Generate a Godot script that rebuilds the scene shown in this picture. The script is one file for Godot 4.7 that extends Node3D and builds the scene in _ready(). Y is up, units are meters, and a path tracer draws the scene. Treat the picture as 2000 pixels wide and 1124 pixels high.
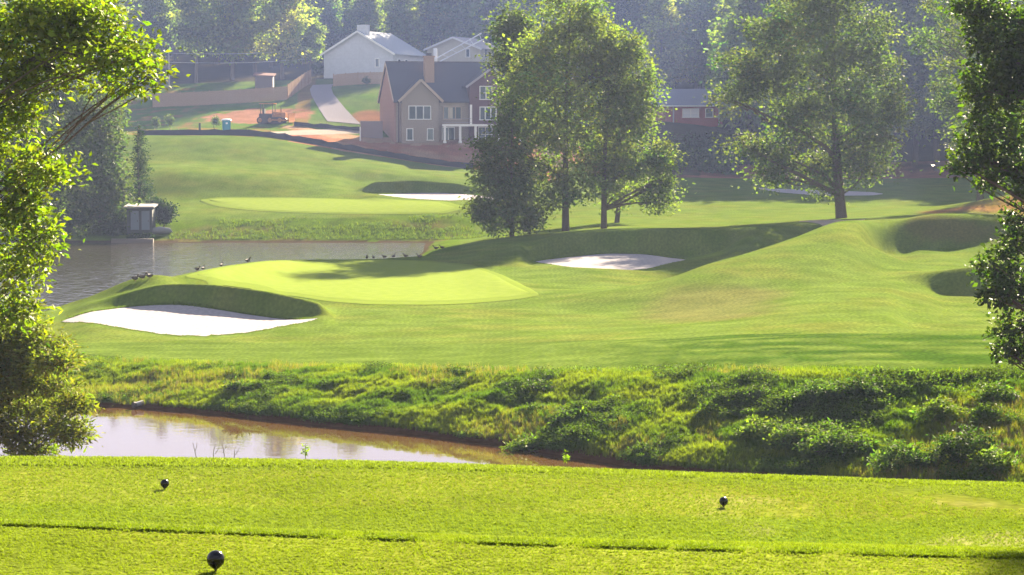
extends Node3D

const F := 4705.0
const PITCH := 0.06622
const WATER := -12.0
var names := {}
var mats := {}
var PX := PackedFloat32Array()
var cols := []
var curves := []
var overlays := []
var nz := FastNoiseLite.new()
var nz2 := FastNoiseLite.new()
var rng := RandomNumberGenerator.new()
var lips := []

# ------------------------------------------------------------------ small helpers
func numbered(called: String) -> String:
	if not names.has(called):
		names[called] = 0
		return called
	names[called] += 1
	return "%s_%03d" % [called, names[called]]

func tag(o: Node, label: String, category := "", group := "", kind := "") -> Node:
	if label != "": o.set_meta("label", label)
	if category != "": o.set_meta("category", category)
	if group != "": o.set_meta("group", group)
	if kind != "": o.set_meta("kind", kind)
	return o

func thing(called: String, label: String, category: String, where: Vector3, turn := 0.0, group := "") -> Node3D:
	var o := Node3D.new()
	o.name = numbered(called)
	add_child(o)
	o.position = where
	o.rotation.y = turn
	tag(o, label, category, group)
	return o

func part(called: String, mesh: Mesh, m: Material, parent: Node) -> MeshInstance3D:
	var o := MeshInstance3D.new()
	o.name = called
	o.mesh = mesh
	o.material_override = m
	parent.add_child(o, true)
	return o

func solo(called: String, mesh: Mesh, m: Material) -> MeshInstance3D:
	var o := MeshInstance3D.new()
	o.name = numbered(called)
	o.mesh = mesh
	o.material_override = m
	add_child(o)
	return o

func structure(called: String, mesh: Mesh, m: Material, label: String) -> MeshInstance3D:
	var o := solo(called, mesh, m)
	tag(o, label, called.replace("_", " "), "", "structure")
	return o

func copy(o: Node3D, called: String, label: String, where: Vector3, turn: float, grow := Vector3.ONE, group := "") -> Node3D:
	var c: Node3D = o.duplicate()
	c.name = numbered(called)
	add_child(c)
	c.position = where
	c.rotation = Vector3(0, turn, 0)
	c.scale = grow
	c.set_meta("label", label)
	if group != "": c.set_meta("group", group)
	elif c.has_meta("group"): c.remove_meta("group")
	return c

func nth(k: int) -> String:
	var t := "th"
	if k % 100 < 11 or k % 100 > 13:
		if k % 10 == 1: t = "st"
		elif k % 10 == 2: t = "nd"
		elif k % 10 == 3: t = "rd"
	return "%d%s" % [k, t]

func lin(r: float, g: float, b: float) -> Color:
	return Color(r, g, b).linear_to_srgb()

func noise_tex(size: int, freq: float, lo: Color, hi: Color, seed_: int, octaves := 4, mid := Color(-1, 0, 0)) -> ImageTexture:
	var n := FastNoiseLite.new()
	n.seed = seed_
	n.noise_type = FastNoiseLite.TYPE_SIMPLEX_SMOOTH
	n.frequency = freq
	n.fractal_octaves = octaves
	var g: Image = n.get_seamless_image(size, size)
	g.convert(Image.FORMAT_RGB8)
	for y in size:
		for x in size:
			var t: float = g.get_pixel(x, y).r
			if mid.r >= 0.0:
				g.set_pixel(x, y, lo.lerp(mid, t * 2.0) if t < 0.5 else mid.lerp(hi, t * 2.0 - 1.0))
			else:
				g.set_pixel(x, y, lo.lerp(hi, t))
	return ImageTexture.create_from_image(g)

func mat(key: String, c: Color, rough := 0.85, metal := 0.0, spec := 0.4) -> StandardMaterial3D:
	if mats.has(key): return mats[key]
	var m := StandardMaterial3D.new()
	m.resource_name = key
	m.albedo_color = c
	m.roughness = rough
	m.metallic = metal
	m.metallic_specular = spec
	mats[key] = m
	return m

func textured(key: String, c: Color, tex: Texture2D, scale_: float, rough := 0.9, bump: Texture2D = null, bump_cm := 1.0) -> StandardMaterial3D:
	if mats.has(key): return mats[key]
	var m := mat(key, c, rough)
	m.albedo_texture = tex
	m.uv1_triplanar = true
	m.uv1_world_triplanar = true
	m.uv1_scale = Vector3.ONE * scale_
	m.metallic_specular = 0.0
	if bump:
		m.heightmap_enabled = true
		m.heightmap_texture = bump
		m.heightmap_scale = bump_cm
	return m

# a collector of triangles; front faces run clockwise
class Mb:
	var v := PackedVector3Array()
	var n := PackedVector3Array()
	var c := PackedColorArray()
	var use_c := false
	func tri(a: Vector3, b: Vector3, d: Vector3) -> void:
		var m := (d - a).cross(b - a).normalized()
		v.append(a); v.append(b); v.append(d)
		n.append(m); n.append(m); n.append(m)
	func quad(a: Vector3, b: Vector3, d: Vector3, e: Vector3) -> void:
		tri(a, b, d)
		tri(a, d, e)
	func hexa(p: Array) -> void:
		# p[0..3] one face, p[4..7] the opposite face; wound so that faces look outward
		var mid := Vector3.ZERO
		for q in p: mid += q
		mid /= 8.0
		for f in [[0, 1, 2, 3], [4, 5, 6, 7], [0, 1, 5, 4], [1, 2, 6, 5], [2, 3, 7, 6], [3, 0, 4, 7]]:
			var a: Vector3 = p[f[0]]; var b: Vector3 = p[f[1]]; var d: Vector3 = p[f[2]]; var e: Vector3 = p[f[3]]
			if (d - a).cross(b - a).dot((a + b + d + e) * 0.25 - mid) < 0.0: quad(a, e, d, b)
			else: quad(a, b, d, e)
	func box(at: Vector3, s: Vector3, bs := Basis.IDENTITY) -> void:
		var h := s * 0.5
		var p := []
		for y in [-h.y, h.y]:
			for q in [[-1, -1], [1, -1], [1, 1], [-1, 1]]:
				p.append(at + bs * Vector3(q[0] * h.x, y, q[1] * h.z))
		hexa(p)
	func slab(a: Vector3, b: Vector3, d: Vector3, e: Vector3, down: Vector3) -> void:
		hexa([a, b, d, e, a + down, b + down, d + down, e + down])
	func bar(a: Vector3, b: Vector3, w: float, h: float) -> void:
		var z := (b - a)
		var len_ := z.length()
		z = z / len_
		var up := Vector3.UP if absf(z.y) < 0.95 else Vector3.RIGHT
		var x := up.cross(z).normalized()
		var y := z.cross(x)
		box((a + b) * 0.5, Vector3(w, h, len_), Basis(x, y, z))
	func prism(poly: PackedVector2Array, z0: float, z1: float) -> void:
		var ix := Geometry2D.triangulate_polygon(poly)
		for k in range(0, ix.size(), 3):
			var a := poly[ix[k]]; var b := poly[ix[k + 1]]; var d := poly[ix[k + 2]]
			if (b - a).cross(d - a) < 0.0:
				var t := b; b = d; d = t
			tri(Vector3(a.x, a.y, z1), Vector3(d.x, d.y, z1), Vector3(b.x, b.y, z1))
			tri(Vector3(a.x, a.y, z0), Vector3(b.x, b.y, z0), Vector3(d.x, d.y, z0))
		var area := 0.0
		for k in poly.size(): area += poly[k].cross(poly[(k + 1) % poly.size()])
		for k in poly.size():
			var a := poly[k]; var b := poly[(k + 1) % poly.size()]
			if area < 0.0:
				var t := a; a = b; b = t
			quad(Vector3(a.x, a.y, z1), Vector3(b.x, b.y, z1), Vector3(b.x, b.y, z0), Vector3(a.x, a.y, z0))
	# a smooth tube through points with a radius at each; squash flattens it sideways
	func tube(pts: Array, rad: Array, sides := 8, squash := 1.0) -> void:
		var rings := []
		var nr := []
		for k in pts.size():
			var t: Vector3 = (pts[mini(k + 1, pts.size() - 1)] - pts[maxi(k - 1, 0)]).normalized()
			var up := Vector3.UP if absf(t.y) < 0.9 else Vector3.RIGHT
			var x := up.cross(t).normalized()
			var y := t.cross(x)
			var ring := PackedVector3Array(); var ns := PackedVector3Array()
			for s in sides + 1:
				var an := TAU * s / sides
				var o := x * cos(an) * squash + y * sin(an)
				ring.append(pts[k] + o * rad[k]); ns.append(o.normalized())
			rings.append(ring); nr.append(ns)
		for k in pts.size() - 1:
			for s in sides:
				var q := [[k, s], [k + 1, s], [k + 1, s + 1], [k, s], [k + 1, s + 1], [k, s + 1]]
				for e in q:
					v.append(rings[e[0]][e[1]]); n.append(nr[e[0]][e[1]])
		for e in [0, pts.size() - 1]:
			if rad[e] > 0.012:
				for s in range(1, sides - 1):
					if e == 0: tri(rings[e][0], rings[e][s], rings[e][s + 1])
					else: tri(rings[e][0], rings[e][s + 1], rings[e][s])
	func lathe(at: Vector3, prof: Array, sides := 20) -> void:
		var pn := []
		for k in prof.size():
			var t: Vector2 = prof[mini(k + 1, prof.size() - 1)] - prof[maxi(k - 1, 0)]
			pn.append(Vector2(t.y, -t.x).normalized())
		for k in prof.size() - 1:
			for s in sides:
				for e in [[k, s], [k + 1, s], [k + 1, s + 1], [k, s], [k + 1, s + 1], [k, s + 1]]:
					var an: float = -TAU * e[1] / sides
					var p: Vector2 = prof[e[0]]; var q: Vector2 = pn[e[0]]
					v.append(at + Vector3(p.x * cos(an), p.y, p.x * sin(an)))
					n.append(Vector3(q.x * cos(an), q.y, q.x * sin(an)))
	func done() -> ArrayMesh:
		var a := []
		a.resize(Mesh.ARRAY_MAX)
		a[Mesh.ARRAY_VERTEX] = v
		a[Mesh.ARRAY_NORMAL] = n
		if c.size() == v.size() and c.size() > 0: a[Mesh.ARRAY_COLOR] = c
		var m := ArrayMesh.new()
		m.add_surface_from_arrays(Mesh.PRIMITIVE_TRIANGLES, a)
		return m

# ------------------------------------------------------------------ the lie of the land
func sight(px: float, py: float) -> Vector3:
	var v := Basis(Vector3.RIGHT, -PITCH) * Vector3((px - 1000.0) / F, (562.0 - py) / F, -1.0)
	return v / -v.z

func at(px: float, py: float, d: float) -> Vector3:
	return sight(px, py) * d

func row_y(row: float, d: float) -> float:
	return sight(1000, row).y * d

func row_of(y: float, d: float) -> float:
	return 562.0 + F * tan(atan2(-y, d) - PITCH)

func pchip_slopes(x: PackedFloat32Array, y: PackedFloat32Array) -> PackedFloat32Array:
	var n := x.size()
	var m := PackedFloat32Array()
	m.resize(n)
	if n < 2: return m
	for k in n:
		if k == 0: m[k] = (y[1] - y[0]) / (x[1] - x[0])
		elif k == n - 1: m[k] = (y[n - 1] - y[n - 2]) / (x[n - 1] - x[n - 2])
		else:
			var a := (y[k] - y[k - 1]) / (x[k] - x[k - 1])
			var b := (y[k + 1] - y[k]) / (x[k + 1] - x[k])
			m[k] = 0.0 if a * b <= 0.0 else 2.0 * a * b / (a + b)
	return m

func pchip(x: PackedFloat32Array, y: PackedFloat32Array, m: PackedFloat32Array, t: float) -> float:
	var n := x.size()
	if t <= x[0]: return y[0]
	if t >= x[n - 1]: return y[n - 1]
	var k := x.bsearch(t) - 1
	if k < 0: k = 0
	var h := x[k + 1] - x[k]
	var s := (t - x[k]) / h
	var s2 := s * s
	var s3 := s2 * s
	return y[k] * (2 * s3 - 3 * s2 + 1) + h * m[k] * (s3 - 2 * s2 + s) + y[k + 1] * (3 * s2 - 2 * s3) + h * m[k + 1] * (s3 - s2)

# a feature line of the ground: [px, row, d] seen at that bearing and distance, or [px, 0, d, y] with its level
func line(pts: Array) -> Dictionary:
	var x := PackedFloat32Array(); var d := PackedFloat32Array(); var y := PackedFloat32Array()
	for p in pts:
		x.append(p[0]); d.append(p[2])
		y.append(p[3] if p.size() > 3 else row_y(p[1], p[2]))
	return {"x": x, "d": d, "y": y, "md": pchip_slopes(x, d), "my": pchip_slopes(x, y)}

func level(d: float, y: float) -> Dictionary:
	return line([[0, 0, d, y], [1000, 0, d, y]])

func lay_out_ground() -> void:
	curves = [
		level(-60, -1.7), level(8, -1.7), level(12.5, -3.13),
		line([[-400, 1020, 19.1, -3.13], [0, 1030, 18.9, -3.13], [400, 1046, 18.55, -3.13], [1200, 1071, 17.9, -3.13], [2000, 1091, 17.45, -3.13], [2600, 1100, 17.2, -3.13]]),
		level(24, -5.35),
		line([[0, 0, 32, -5.42], [2000, 0, 32, -5.62]]),
		line([[-300, 907, 38.6], [0, 909, 38.6], [640, 917, 38.4], [1400, 942, 38], [2000, 960, 37.8], [2500, 968, 37.8]]),
		line([[-300, 893, 40], [0, 895, 40], [640, 903, 39.8], [1300, 925, 39.4], [2000, 948, 39.1], [2500, 956, 39]]),
		level(46, -7.6),
		line([[0, 0, 62, -12.15], [1300, 0, 62, -12.1], [2000, 0, 60, -11.4]]),
		line([[0, 0, 73, -13.2], [1100, 0, 72, -13.0], [1500, 0, 68, -11.9], [2000, 0, 66, -11.86]]),
		line([[-400, 0, 106.5, -12.4], [0, 0, 104.5, -12.4], [180, 0, 103.2, -12.4], [400, 0, 100.5, -12.4], [600, 0, 96.8, -12.4], [800, 0, 93.6, -12.4], [1000, 0, 89.6, -12.4], [1200, 0, 85.3, -12.4], [1280, 0, 83.6, -12.3], [1600, 0, 80, -11.9], [2000, 0, 76, -11.6]]),
		line([[-400, 0, 106.9, -11.89], [180, 0, 103.6, -11.89], [400, 0, 100.9, -11.89], [600, 0, 97.2, -11.88], [800, 0, 94, -11.88], [1000, 0, 90, -11.87], [1280, 0, 84.1, -11.86], [1600, 0, 80.6, -11.75], [2000, 0, 76.6, -11.5]]),
		line([[-400, 0, 111, -11.45], [180, 0, 108, -11.4], [600, 0, 100.5, -11.25], [1000, 0, 94.5, -11.0], [1280, 0, 89, -10.75], [1600, 0, 86, -10.6], [2000, 0, 83, -10.3]]),
		line([[-400, 700, 117], [0, 702, 115], [160, 705, 113], [400, 712, 110], [800, 720, 104], [1200, 728, 97], [1600, 726, 92], [2000, 735, 90], [2400, 740, 89]]),
		line([[-400, 690, 122], [0, 682, 122], [160, 680, 121], [800, 683, 117], [1200, 672, 112], [1600, 661, 108], [2000, 663, 107]]),
		line([[-300, 0, 146, -12.6], [0, 622, 146], [100, 612, 144], [400, 594, 145], [600, 594, 147], [800, 598, 146], [1150, 610, 142], [1390, 602, 138], [1650, 556, 147], [1800, 514, 172], [2000, 514, 174]]),
		line([[-300, 0, 152, -12.9], [0, 0, 159, -12.2], [60, 612, 154.5], [130, 594, 151], [200, 572, 149], [300, 546, 149], [400, 528, 156], [480, 514, 168], [600, 508, 185], [740, 506, 194], [850, 500, 200], [950, 530, 176], [1050, 570, 156], [1150, 574, 151], [1282, 553, 154], [1390, 516, 160], [1470, 494, 166], [1550, 468, 173], [1650, 434, 185], [1750, 429, 193], [1850, 421, 195.5], [2000, 424, 195.5]]),
		line([[0, 0, 166, -13], [300, 0, 160, -12.6], [480, 0, 178, -12.6], [600, 0, 192, -12.5], [740, 0, 200, -12.4], [850, 498, 203], [950, 520, 182], [1050, 562, 163], [1150, 562, 163], [1300, 0, 171, -10.95], [1400, 0, 180, -10.7], [1550, 0, 201, -9.7], [1650, 0, 216, -8.7], [1800, 0, 214, -8.3], [2000, 0, 214, -8.3]]),
		line([[0, 0, 210, -13], [690, 0, 210, -12.8], [780, 0, 209, -12.2], [850, 491, 209], [950, 478, 208], [1030, 471, 206.5], [1060, 467, 206], [1150, 453, 206], [1300, 448, 206], [1420, 448, 207], [1500, 441, 212], [1590, 433, 222], [1650, 431, 226], [1750, 426, 226], [2000, 426, 226]]),
		line([[0, 0, 222, -13], [720, 0, 222, -12.8], [800, 0, 222, -12.15], [880, 480, 222], [1000, 460, 222], [1100, 452, 222], [1200, 446, 224], [1400, 443, 228], [1600, 430, 236], [1800, 421, 238], [2000, 420, 240]]),
		line([[0, 0, 238, -13], [740, 0, 238, -12.8], [815, 0, 238, -12.15], [880, 474, 238], [940, 467, 240], [1100, 436, 250], [1200, 427, 260], [1600, 416, 266], [1800, 408, 256], [1900, 395, 253], [2000, 378, 252], [2400, 360, 252]]),
		line([[-400, 0, 251, -12.06], [810, 0, 251, -12.06], [880, 468, 251.5], [930, 464, 253], [1000, 440, 262], [1200, 408, 277], [1600, 404, 280], [2000, 398, 285]]),
		line([[-400, 440, 264], [300, 428, 264], [600, 423, 264], [900, 420, 264], [1000, 415, 272], [1200, 392, 292], [1600, 388, 297], [2000, 384, 300]]),
		line([[0, 398, 281], [400, 392, 281], [900, 391, 279], [1200, 377, 315], [1600, 369, 325], [2000, 364, 325]]),
		line([[200, 336, 294], [330, 334, 294], [500, 342, 294], [640, 350, 297], [700, 356, 300], [950, 364, 302], [1200, 358, 330], [1600, 353, 348], [2000, 347, 348]]),
		line([[200, 318, 306], [330, 316, 306], [500, 322, 306], [700, 334, 306], [950, 352, 309], [1200, 352, 338], [1600, 348, 355], [2000, 344, 355]]),
		line([[0, 275, 325], [280, 267, 325], [420, 267, 325], [560, 280, 325], [700, 303, 325], [850, 326, 325], [940, 336, 325], [1200, 345, 350], [1600, 345, 362], [2000, 340, 362]]),
		line([[0, 268, 333], [280, 263, 333], [420, 262, 335], [500, 261, 336], [600, 276, 335], [700, 292, 334], [940, 322, 334], [1200, 325, 362], [1600, 324, 372], [2000, 314, 372]]),
		line([[0, 258, 345], [280, 256, 345], [420, 252, 346], [560, 248, 348], [640, 262, 346], [745, 275, 346], [940, 279, 345], [1200, 292, 375], [1600, 300, 380], [2000, 300, 380]]),
		line([[0, 215, 375], [280, 209, 375], [560, 197, 375], [650, 186, 378], [745, 182, 378], [1000, 215, 380], [1300, 240, 390], [1600, 252, 400], [2000, 256, 400]]),
		line([[0, 175, 402], [280, 165, 402], [850, 150, 402], [1300, 215, 425], [2000, 225, 430]]),
		line([[0, 130, 470], [300, 122, 470], [800, 125, 470], [1300, 175, 470], [2000, 190, 475]]),
		line([[0, 95, 560], [1000, 90, 560], [2000, 120, 560]]),
		line([[0, 70, 750], [1000, 62, 750], [2000, 85, 750]]),
		level(1500, 46.0), level(3500, 46.0)]
	# hollows with a steep far face: at each bearing a list of [row, d]
	overlays = [
		hollow([[104, [630, 134], [609, 139.6], [604, 141]], [180, [638, 131.4], [603, 140.6], [592, 142]], [240, [646, 130], [598, 141.5], [574, 143]], [330, [655, 128.8], [597, 140.6], [556, 142]], [400, [657, 128.6], [603, 139.2], [557, 140.6]], [500, [650, 129.5], [615, 137.6], [568, 139]], [570, [638, 131], [622, 136], [581, 137.3]], [618, [629, 132.6], [618, 135.6], [592, 136.8]], [662, [610, 135], [608, 136], [603, 137]]], 5, 9),
		hollow([[1010, [520, 186], [506, 195], [494, 203]], [1045, [517, 187.6], [506, 201], [479, 203.4]], [1100, [523, 186], [502, 202.5], [460, 204.8]], [1180, [530, 184.5], [497, 203], [451, 205.3]], [1260, [528, 185], [496, 203], [449, 205.3]], [1310, [518, 187.5], [501, 202.5], [449, 205.3]], [1345, [512, 188.6], [502, 202.3], [449, 205.3]], [1400, [502, 193], [494, 203], [448, 206.5]], [1480, [490, 197], [478, 206], [443, 210.5]]], 8, 10),
		hollow([[690, [378, 283], [366, 288.6], [361, 290]], [735, [382, 281], [378, 288.3], [356, 290]], [800, [389, 280], [377, 289], [353, 290.6]], [880, [392, 279.5], [378, 288.6], [357, 290.4]], [940, [392, 279.5], [381, 288], [368, 290]], [990, [392, 280], [384, 288], [378, 290]]], 5, 7),
		hollow([[1672, [512, 177], [490, 184], [446, 190]], [1732, [513, 177], [498, 184.8], [440, 191.6]], [1765, [513, 177], [497, 186], [431, 192.2]], [1800, [511, 177], [488, 187.2], [424, 192.4]], [1850, [508, 177], [492, 186.6], [420, 192.8]], [1900, [511, 177], [482, 187.4], [422, 192.4]], [1960, [508, 178], [470, 187.8], [426, 192.2]], [2300, [508, 178], [470, 187.8], [428, 192.4]]], 5, 7),
		hollow([[1730, [632, 122], [552, 152], [541, 156]], [1790, [642, 120], [558, 150], [536, 154]], [1850, [648, 119], [577, 149], [529, 151.6]], [1930, [648, 119], [578, 149], [522, 151.8]], [2050, [648, 119], [574, 149], [519, 151.8]], [2400, [648, 119], [574, 149], [519, 151.8]]], 8, 10)]
	for q in [-9000, -6000, -4200, -3000, -2200, -1600, -1200, -900, -650, -450, -320, -220, -150, -90, -50, -25]: PX.append(q)
	for q in range(0, 2001, 5): PX.append(q)
	for q in [2025, 2050, 2090, 2150, 2220, 2320, 2450, 2650, 2900, 3200, 3600, 4200, 5000, 6200, 8000, 11000]: PX.append(q)
	for q in PX: cols.append(column(q))

func hollow(rows: Array, near_: float, far_: float) -> Dictionary:
	var x := PackedFloat32Array(); var dd := []; var yy := []
	for j in rows[0].size() - 1:
		dd.append(PackedFloat32Array()); yy.append(PackedFloat32Array())
	for r in rows:
		x.append(r[0])
		for j in range(1, r.size()):
			dd[j - 1].append(r[j][1]); yy[j - 1].append(row_y(r[j][0], r[j][1]))
	return {"x": x, "d": dd, "y": yy, "near": near_, "far": far_}

func column(px: float) -> Dictionary:
	var d := PackedFloat32Array(); var y := PackedFloat32Array()
	for c in curves:
		var q: float = pchip(c.x, c.d, c.md, px)
		if d.size() > 0: q = maxf(q, d[d.size() - 1] + 0.3)
		d.append(q)
		y.append(pchip(c.x, c.y, c.my, px))
	var out := {"d": d, "y": y, "m": pchip_slopes(d, y), "o": []}
	for o in overlays:
		var x: PackedFloat32Array = o.x
		var n := x.size()
		if px <= x[0] or px >= x[n - 1]: continue
		var w := smoothstep(0.0, 1.0, minf((px - x[0]) / (x[1] - x[0]), (x[n - 1] - px) / (x[n - 1] - x[n - 2])))
		var a := PackedFloat32Array(); var b := PackedFloat32Array()
		for j in o.d.size():
			a.append(pchip(x, o.d[j], pchip_slopes(x, o.d[j]), px))
			b.append(pchip(x, o.y[j], pchip_slopes(x, o.y[j]), px))
		var m := pchip_slopes(a, b)
		m[m.size() - 1] *= 0.35
		out.o.append({"a": a, "b": b, "m": m, "w": w, "near": o.near, "far": o.far, "e0": b[0] - pchip(d, y, out.m, a[0]), "e1": b[b.size() - 1] - pchip(d, y, out.m, a[a.size() - 1])})
	return out

func col_h(c: Dictionary, d: float) -> float:
	var y := pchip(c.d, c.y, c.m, d)
	for o in c.o:
		var a: PackedFloat32Array = o.a
		var last := a[a.size() - 1]
		if d < a[0] - o.near or d > last + o.far: continue
		if d < a[0]: y += o.e0 * o.w * smoothstep(0.0, 1.0, 1.0 - (a[0] - d) / o.near)
		elif d > last: y += o.e1 * o.w * smoothstep(0.0, 1.0, 1.0 - (d - last) / o.far)
		else: y = lerpf(y, pchip(a, o.b, o.m, d), o.w)
	return y

func px_of(x: float, d: float) -> float:
	return 1000.0 + F * x / d

# small unevenness of mown and rough ground
func bump(px: float, d: float, c: PackedFloat32Array) -> float:
	var x := (px - 1000.0) / F * d
	if d < c[8]: return nz2.get_noise_2d(x * 0.9, d * 0.9) * 0.012
	if d < c[11]: return 0.0
	if d < c[14]:
		var t := (d - c[11]) / (c[14] - c[11])
		return sin(PI * t) * (nz.get_noise_2d(x * 3.2 + 40.0, d * 3.2) * 0.28 + nz2.get_noise_2d(x * 3.4, d * 3.4) * 0.2)
	return nz2.get_noise_2d(x * 0.45, d * 0.45) * 0.022

func height(px: float, d: float) -> float:
	var k := clampi(PX.bsearch(px) - 1, 0, PX.size() - 2)
	return lerpf(col_h(cols[k], d), col_h(cols[k + 1], d), clampf((px - PX[k]) / (PX[k + 1] - PX[k]), 0, 1)) + bump(px, d, cols[k].d)

func g(px: float, d: float, lift := 0.0) -> Vector3:
	return Vector3((px - 1000.0) / F * d, height(px, d) + lift, -d)

func ground_at(x: float, d: float) -> float:
	return height(px_of(x, d), d)

# the distance at which that picture row meets the ground
func hit(px: float, row: float, from: float, to: float) -> float:
	var d := from
	var step := (to - from) / 240.0
	while d < to:
		if row_of(height(px, d), d) <= row: return d
		d += step
	return to

var TEE := Color(0.200, 0.235, 0.036)
var FAIR := Color(0.155, 0.212, 0.040)
var ROUGH := Color(0.095, 0.135, 0.022)
var SOIL := Color(0.40, 0.155, 0.095)

# the same, or the crest where the ground hides what lies behind
func shore(px: float, row: float, from: float, to: float) -> float:
	var d := from; var best := from; var br := 1e9
	while d < to:
		var y := height(px, d)
		if y < WATER + 0.25 and d > from + 6.0: break
		var q := row_of(y, d)
		if q <= row: return d
		if q < br:
			br = q; best = d
		d += 0.25
	return best

func zone(px: float, d: float, p: Vector3) -> Color:
	var a := nz.get_noise_2d(p.x * 1.0, p.z * 1.0)
	var b := nz2.get_noise_2d(p.x, p.z)
	var k := clampi(PX.bsearch(px) - 1, 0, PX.size() - 1)
	var c: PackedFloat32Array = cols[k].d
	if d < 46.0:
		var t := TEE.lerp(Color(0.20, 0.21, 0.03), clampf(0.5 + a * 1.2, 0, 1))
		t = t.lerp(Color(0.11, 0.165, 0.015), clampf(b * 1.1, 0, 0.7))
		if d > c[6] - 0.3: t = t.lerp(ROUGH * 1.25, 0.5)
		if d < c[4] + 10.5 and d > c[3]: t = t.lerp(Color(0.12, 0.20, 0.012), 0.55)
		if d > 30.0 and d < 36.5 and px > 1150:
			t = t.lerp(Color(0.34, 0.30, 0.14), clampf((nz.get_noise_2d(p.x * 5.0, p.z * 2.2) - 0.12) * 2.6, 0, 0.6) * smoothstep(1150, 1750, px))
		return t
	if d < c[11] + 0.05: return Color(0.14, 0.075, 0.035)
	if d < c[12] + 0.25: return Color(0.12, 0.06, 0.035)
	if d < c[14] + 1.0:
		var t := Color(0.15, 0.19, 0.032).lerp(Color(0.26, 0.20, 0.11), clampf(0.25 + a * 1.8, 0, 1))
		return t.lerp(Color(0.10, 0.15, 0.025), clampf(b * 1.8, 0, 0.8))
	if px < 930 and d > 251.0 and d < 263.0 or px < 900 and d > 205 and d < 252:
		if p.y < WATER + 0.14: return Color(0.10, 0.07, 0.045)
		return Color(0.13, 0.20, 0.015).lerp(Color(0.20, 0.17, 0.06), clampf(a * 2.0, 0, 1)).lerp(ROUGH, clampf(b * 2.0, 0, 1))
	if p.y < WATER + 0.06: return Color(0.11, 0.085, 0.04)
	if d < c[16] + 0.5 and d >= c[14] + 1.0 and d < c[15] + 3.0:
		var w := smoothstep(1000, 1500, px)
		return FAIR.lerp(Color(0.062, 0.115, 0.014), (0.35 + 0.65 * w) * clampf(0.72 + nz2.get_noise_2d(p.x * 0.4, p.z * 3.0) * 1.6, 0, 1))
	if d < 322.0 or (px > 1100 and d < 352.0):
		var t := FAIR.lerp(Color(0.20, 0.20, 0.045), clampf(0.14 + a * 0.75, 0, 0.6))
		t = t.lerp(Color(0.12, 0.185, 0.022), clampf(b * 1.4, 0, 0.6))
		t = t.lerp(Color(0.20, 0.175, 0.075), smoothstep(1.0, 0.2, pow((px - 1400.0) / 190.0, 2) + pow((d - 139.0) / 15.0, 2) - a * 0.5) * 0.6)
		if px > 1780 and px < 2100 and d > 236 and d < 257:
			t = t.lerp(Color(0.42, 0.20, 0.09), smoothstep(1780, 1830, px) * smoothstep(0.35, 0.0, absf(d - 246.0) / 20.0 + a * 0.3))
		if px > 1740 and d > 186 and d < 196:
			t = t.lerp(Color(0.16, 0.10, 0.06), clampf(a * 2.0 - 0.15, 0, 0.4))
		return t
	if px > 1000.0 + 20.0 * a:
		var t := Color(0.42, 0.17, 0.125).lerp(Color(0.14, 0.10, 0.06), clampf(0.1 + a * 1.6 + (0.6 if px < 1370 else 0.0), 0, 1))
		if d > 374.0: t = Color(0.075, 0.06, 0.035)
		return t
	if d < 328.0 - 2.0 * a: return FAIR.lerp(ROUGH, 0.3)
	if d < 349.0:
		if px > 560.0 + 40.0 * a: return SOIL.lerp(Color(0.46, 0.27, 0.18), clampf(0.25 + a * 1.5, 0, 1)) if d < 344.0 + 4.0 * b else Color(0.48, 0.30, 0.2)
		return Color(0.13, 0.20, 0.025).lerp(SOIL, clampf(0.1 + b * 1.2, 0, 0.5))
	if d < 400.0:
		var t := Color(0.12, 0.21, 0.02).lerp(Color(0.16, 0.19, 0.05), clampf(0.4 + a, 0, 1))
		var e := pow((px - 505.0) / 105.0, 2) + pow((d - 360.0) / 7.5, 2)
		t = t.lerp(SOIL.lerp(Color(0.45, 0.26, 0.18), 0.5), smoothstep(1.15, 0.7, e + b * 0.8))
		t = t.lerp(SOIL, smoothstep(0.12, 0.4, b) * 0.55 * smoothstep(420, 380, px))
		t = t.lerp(SOIL, smoothstep(1.2, 0.6, pow((px - 725.0) / 40.0, 2) + pow((d - 361.0) / 4.5, 2)) * 0.8)
		if absf(px - 590.0 - (d - 360.0) * 0.4) < 14.0: t = t.lerp(SOIL, 0.5)
		return t
	return Color(0.085, 0.07, 0.04)

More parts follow.
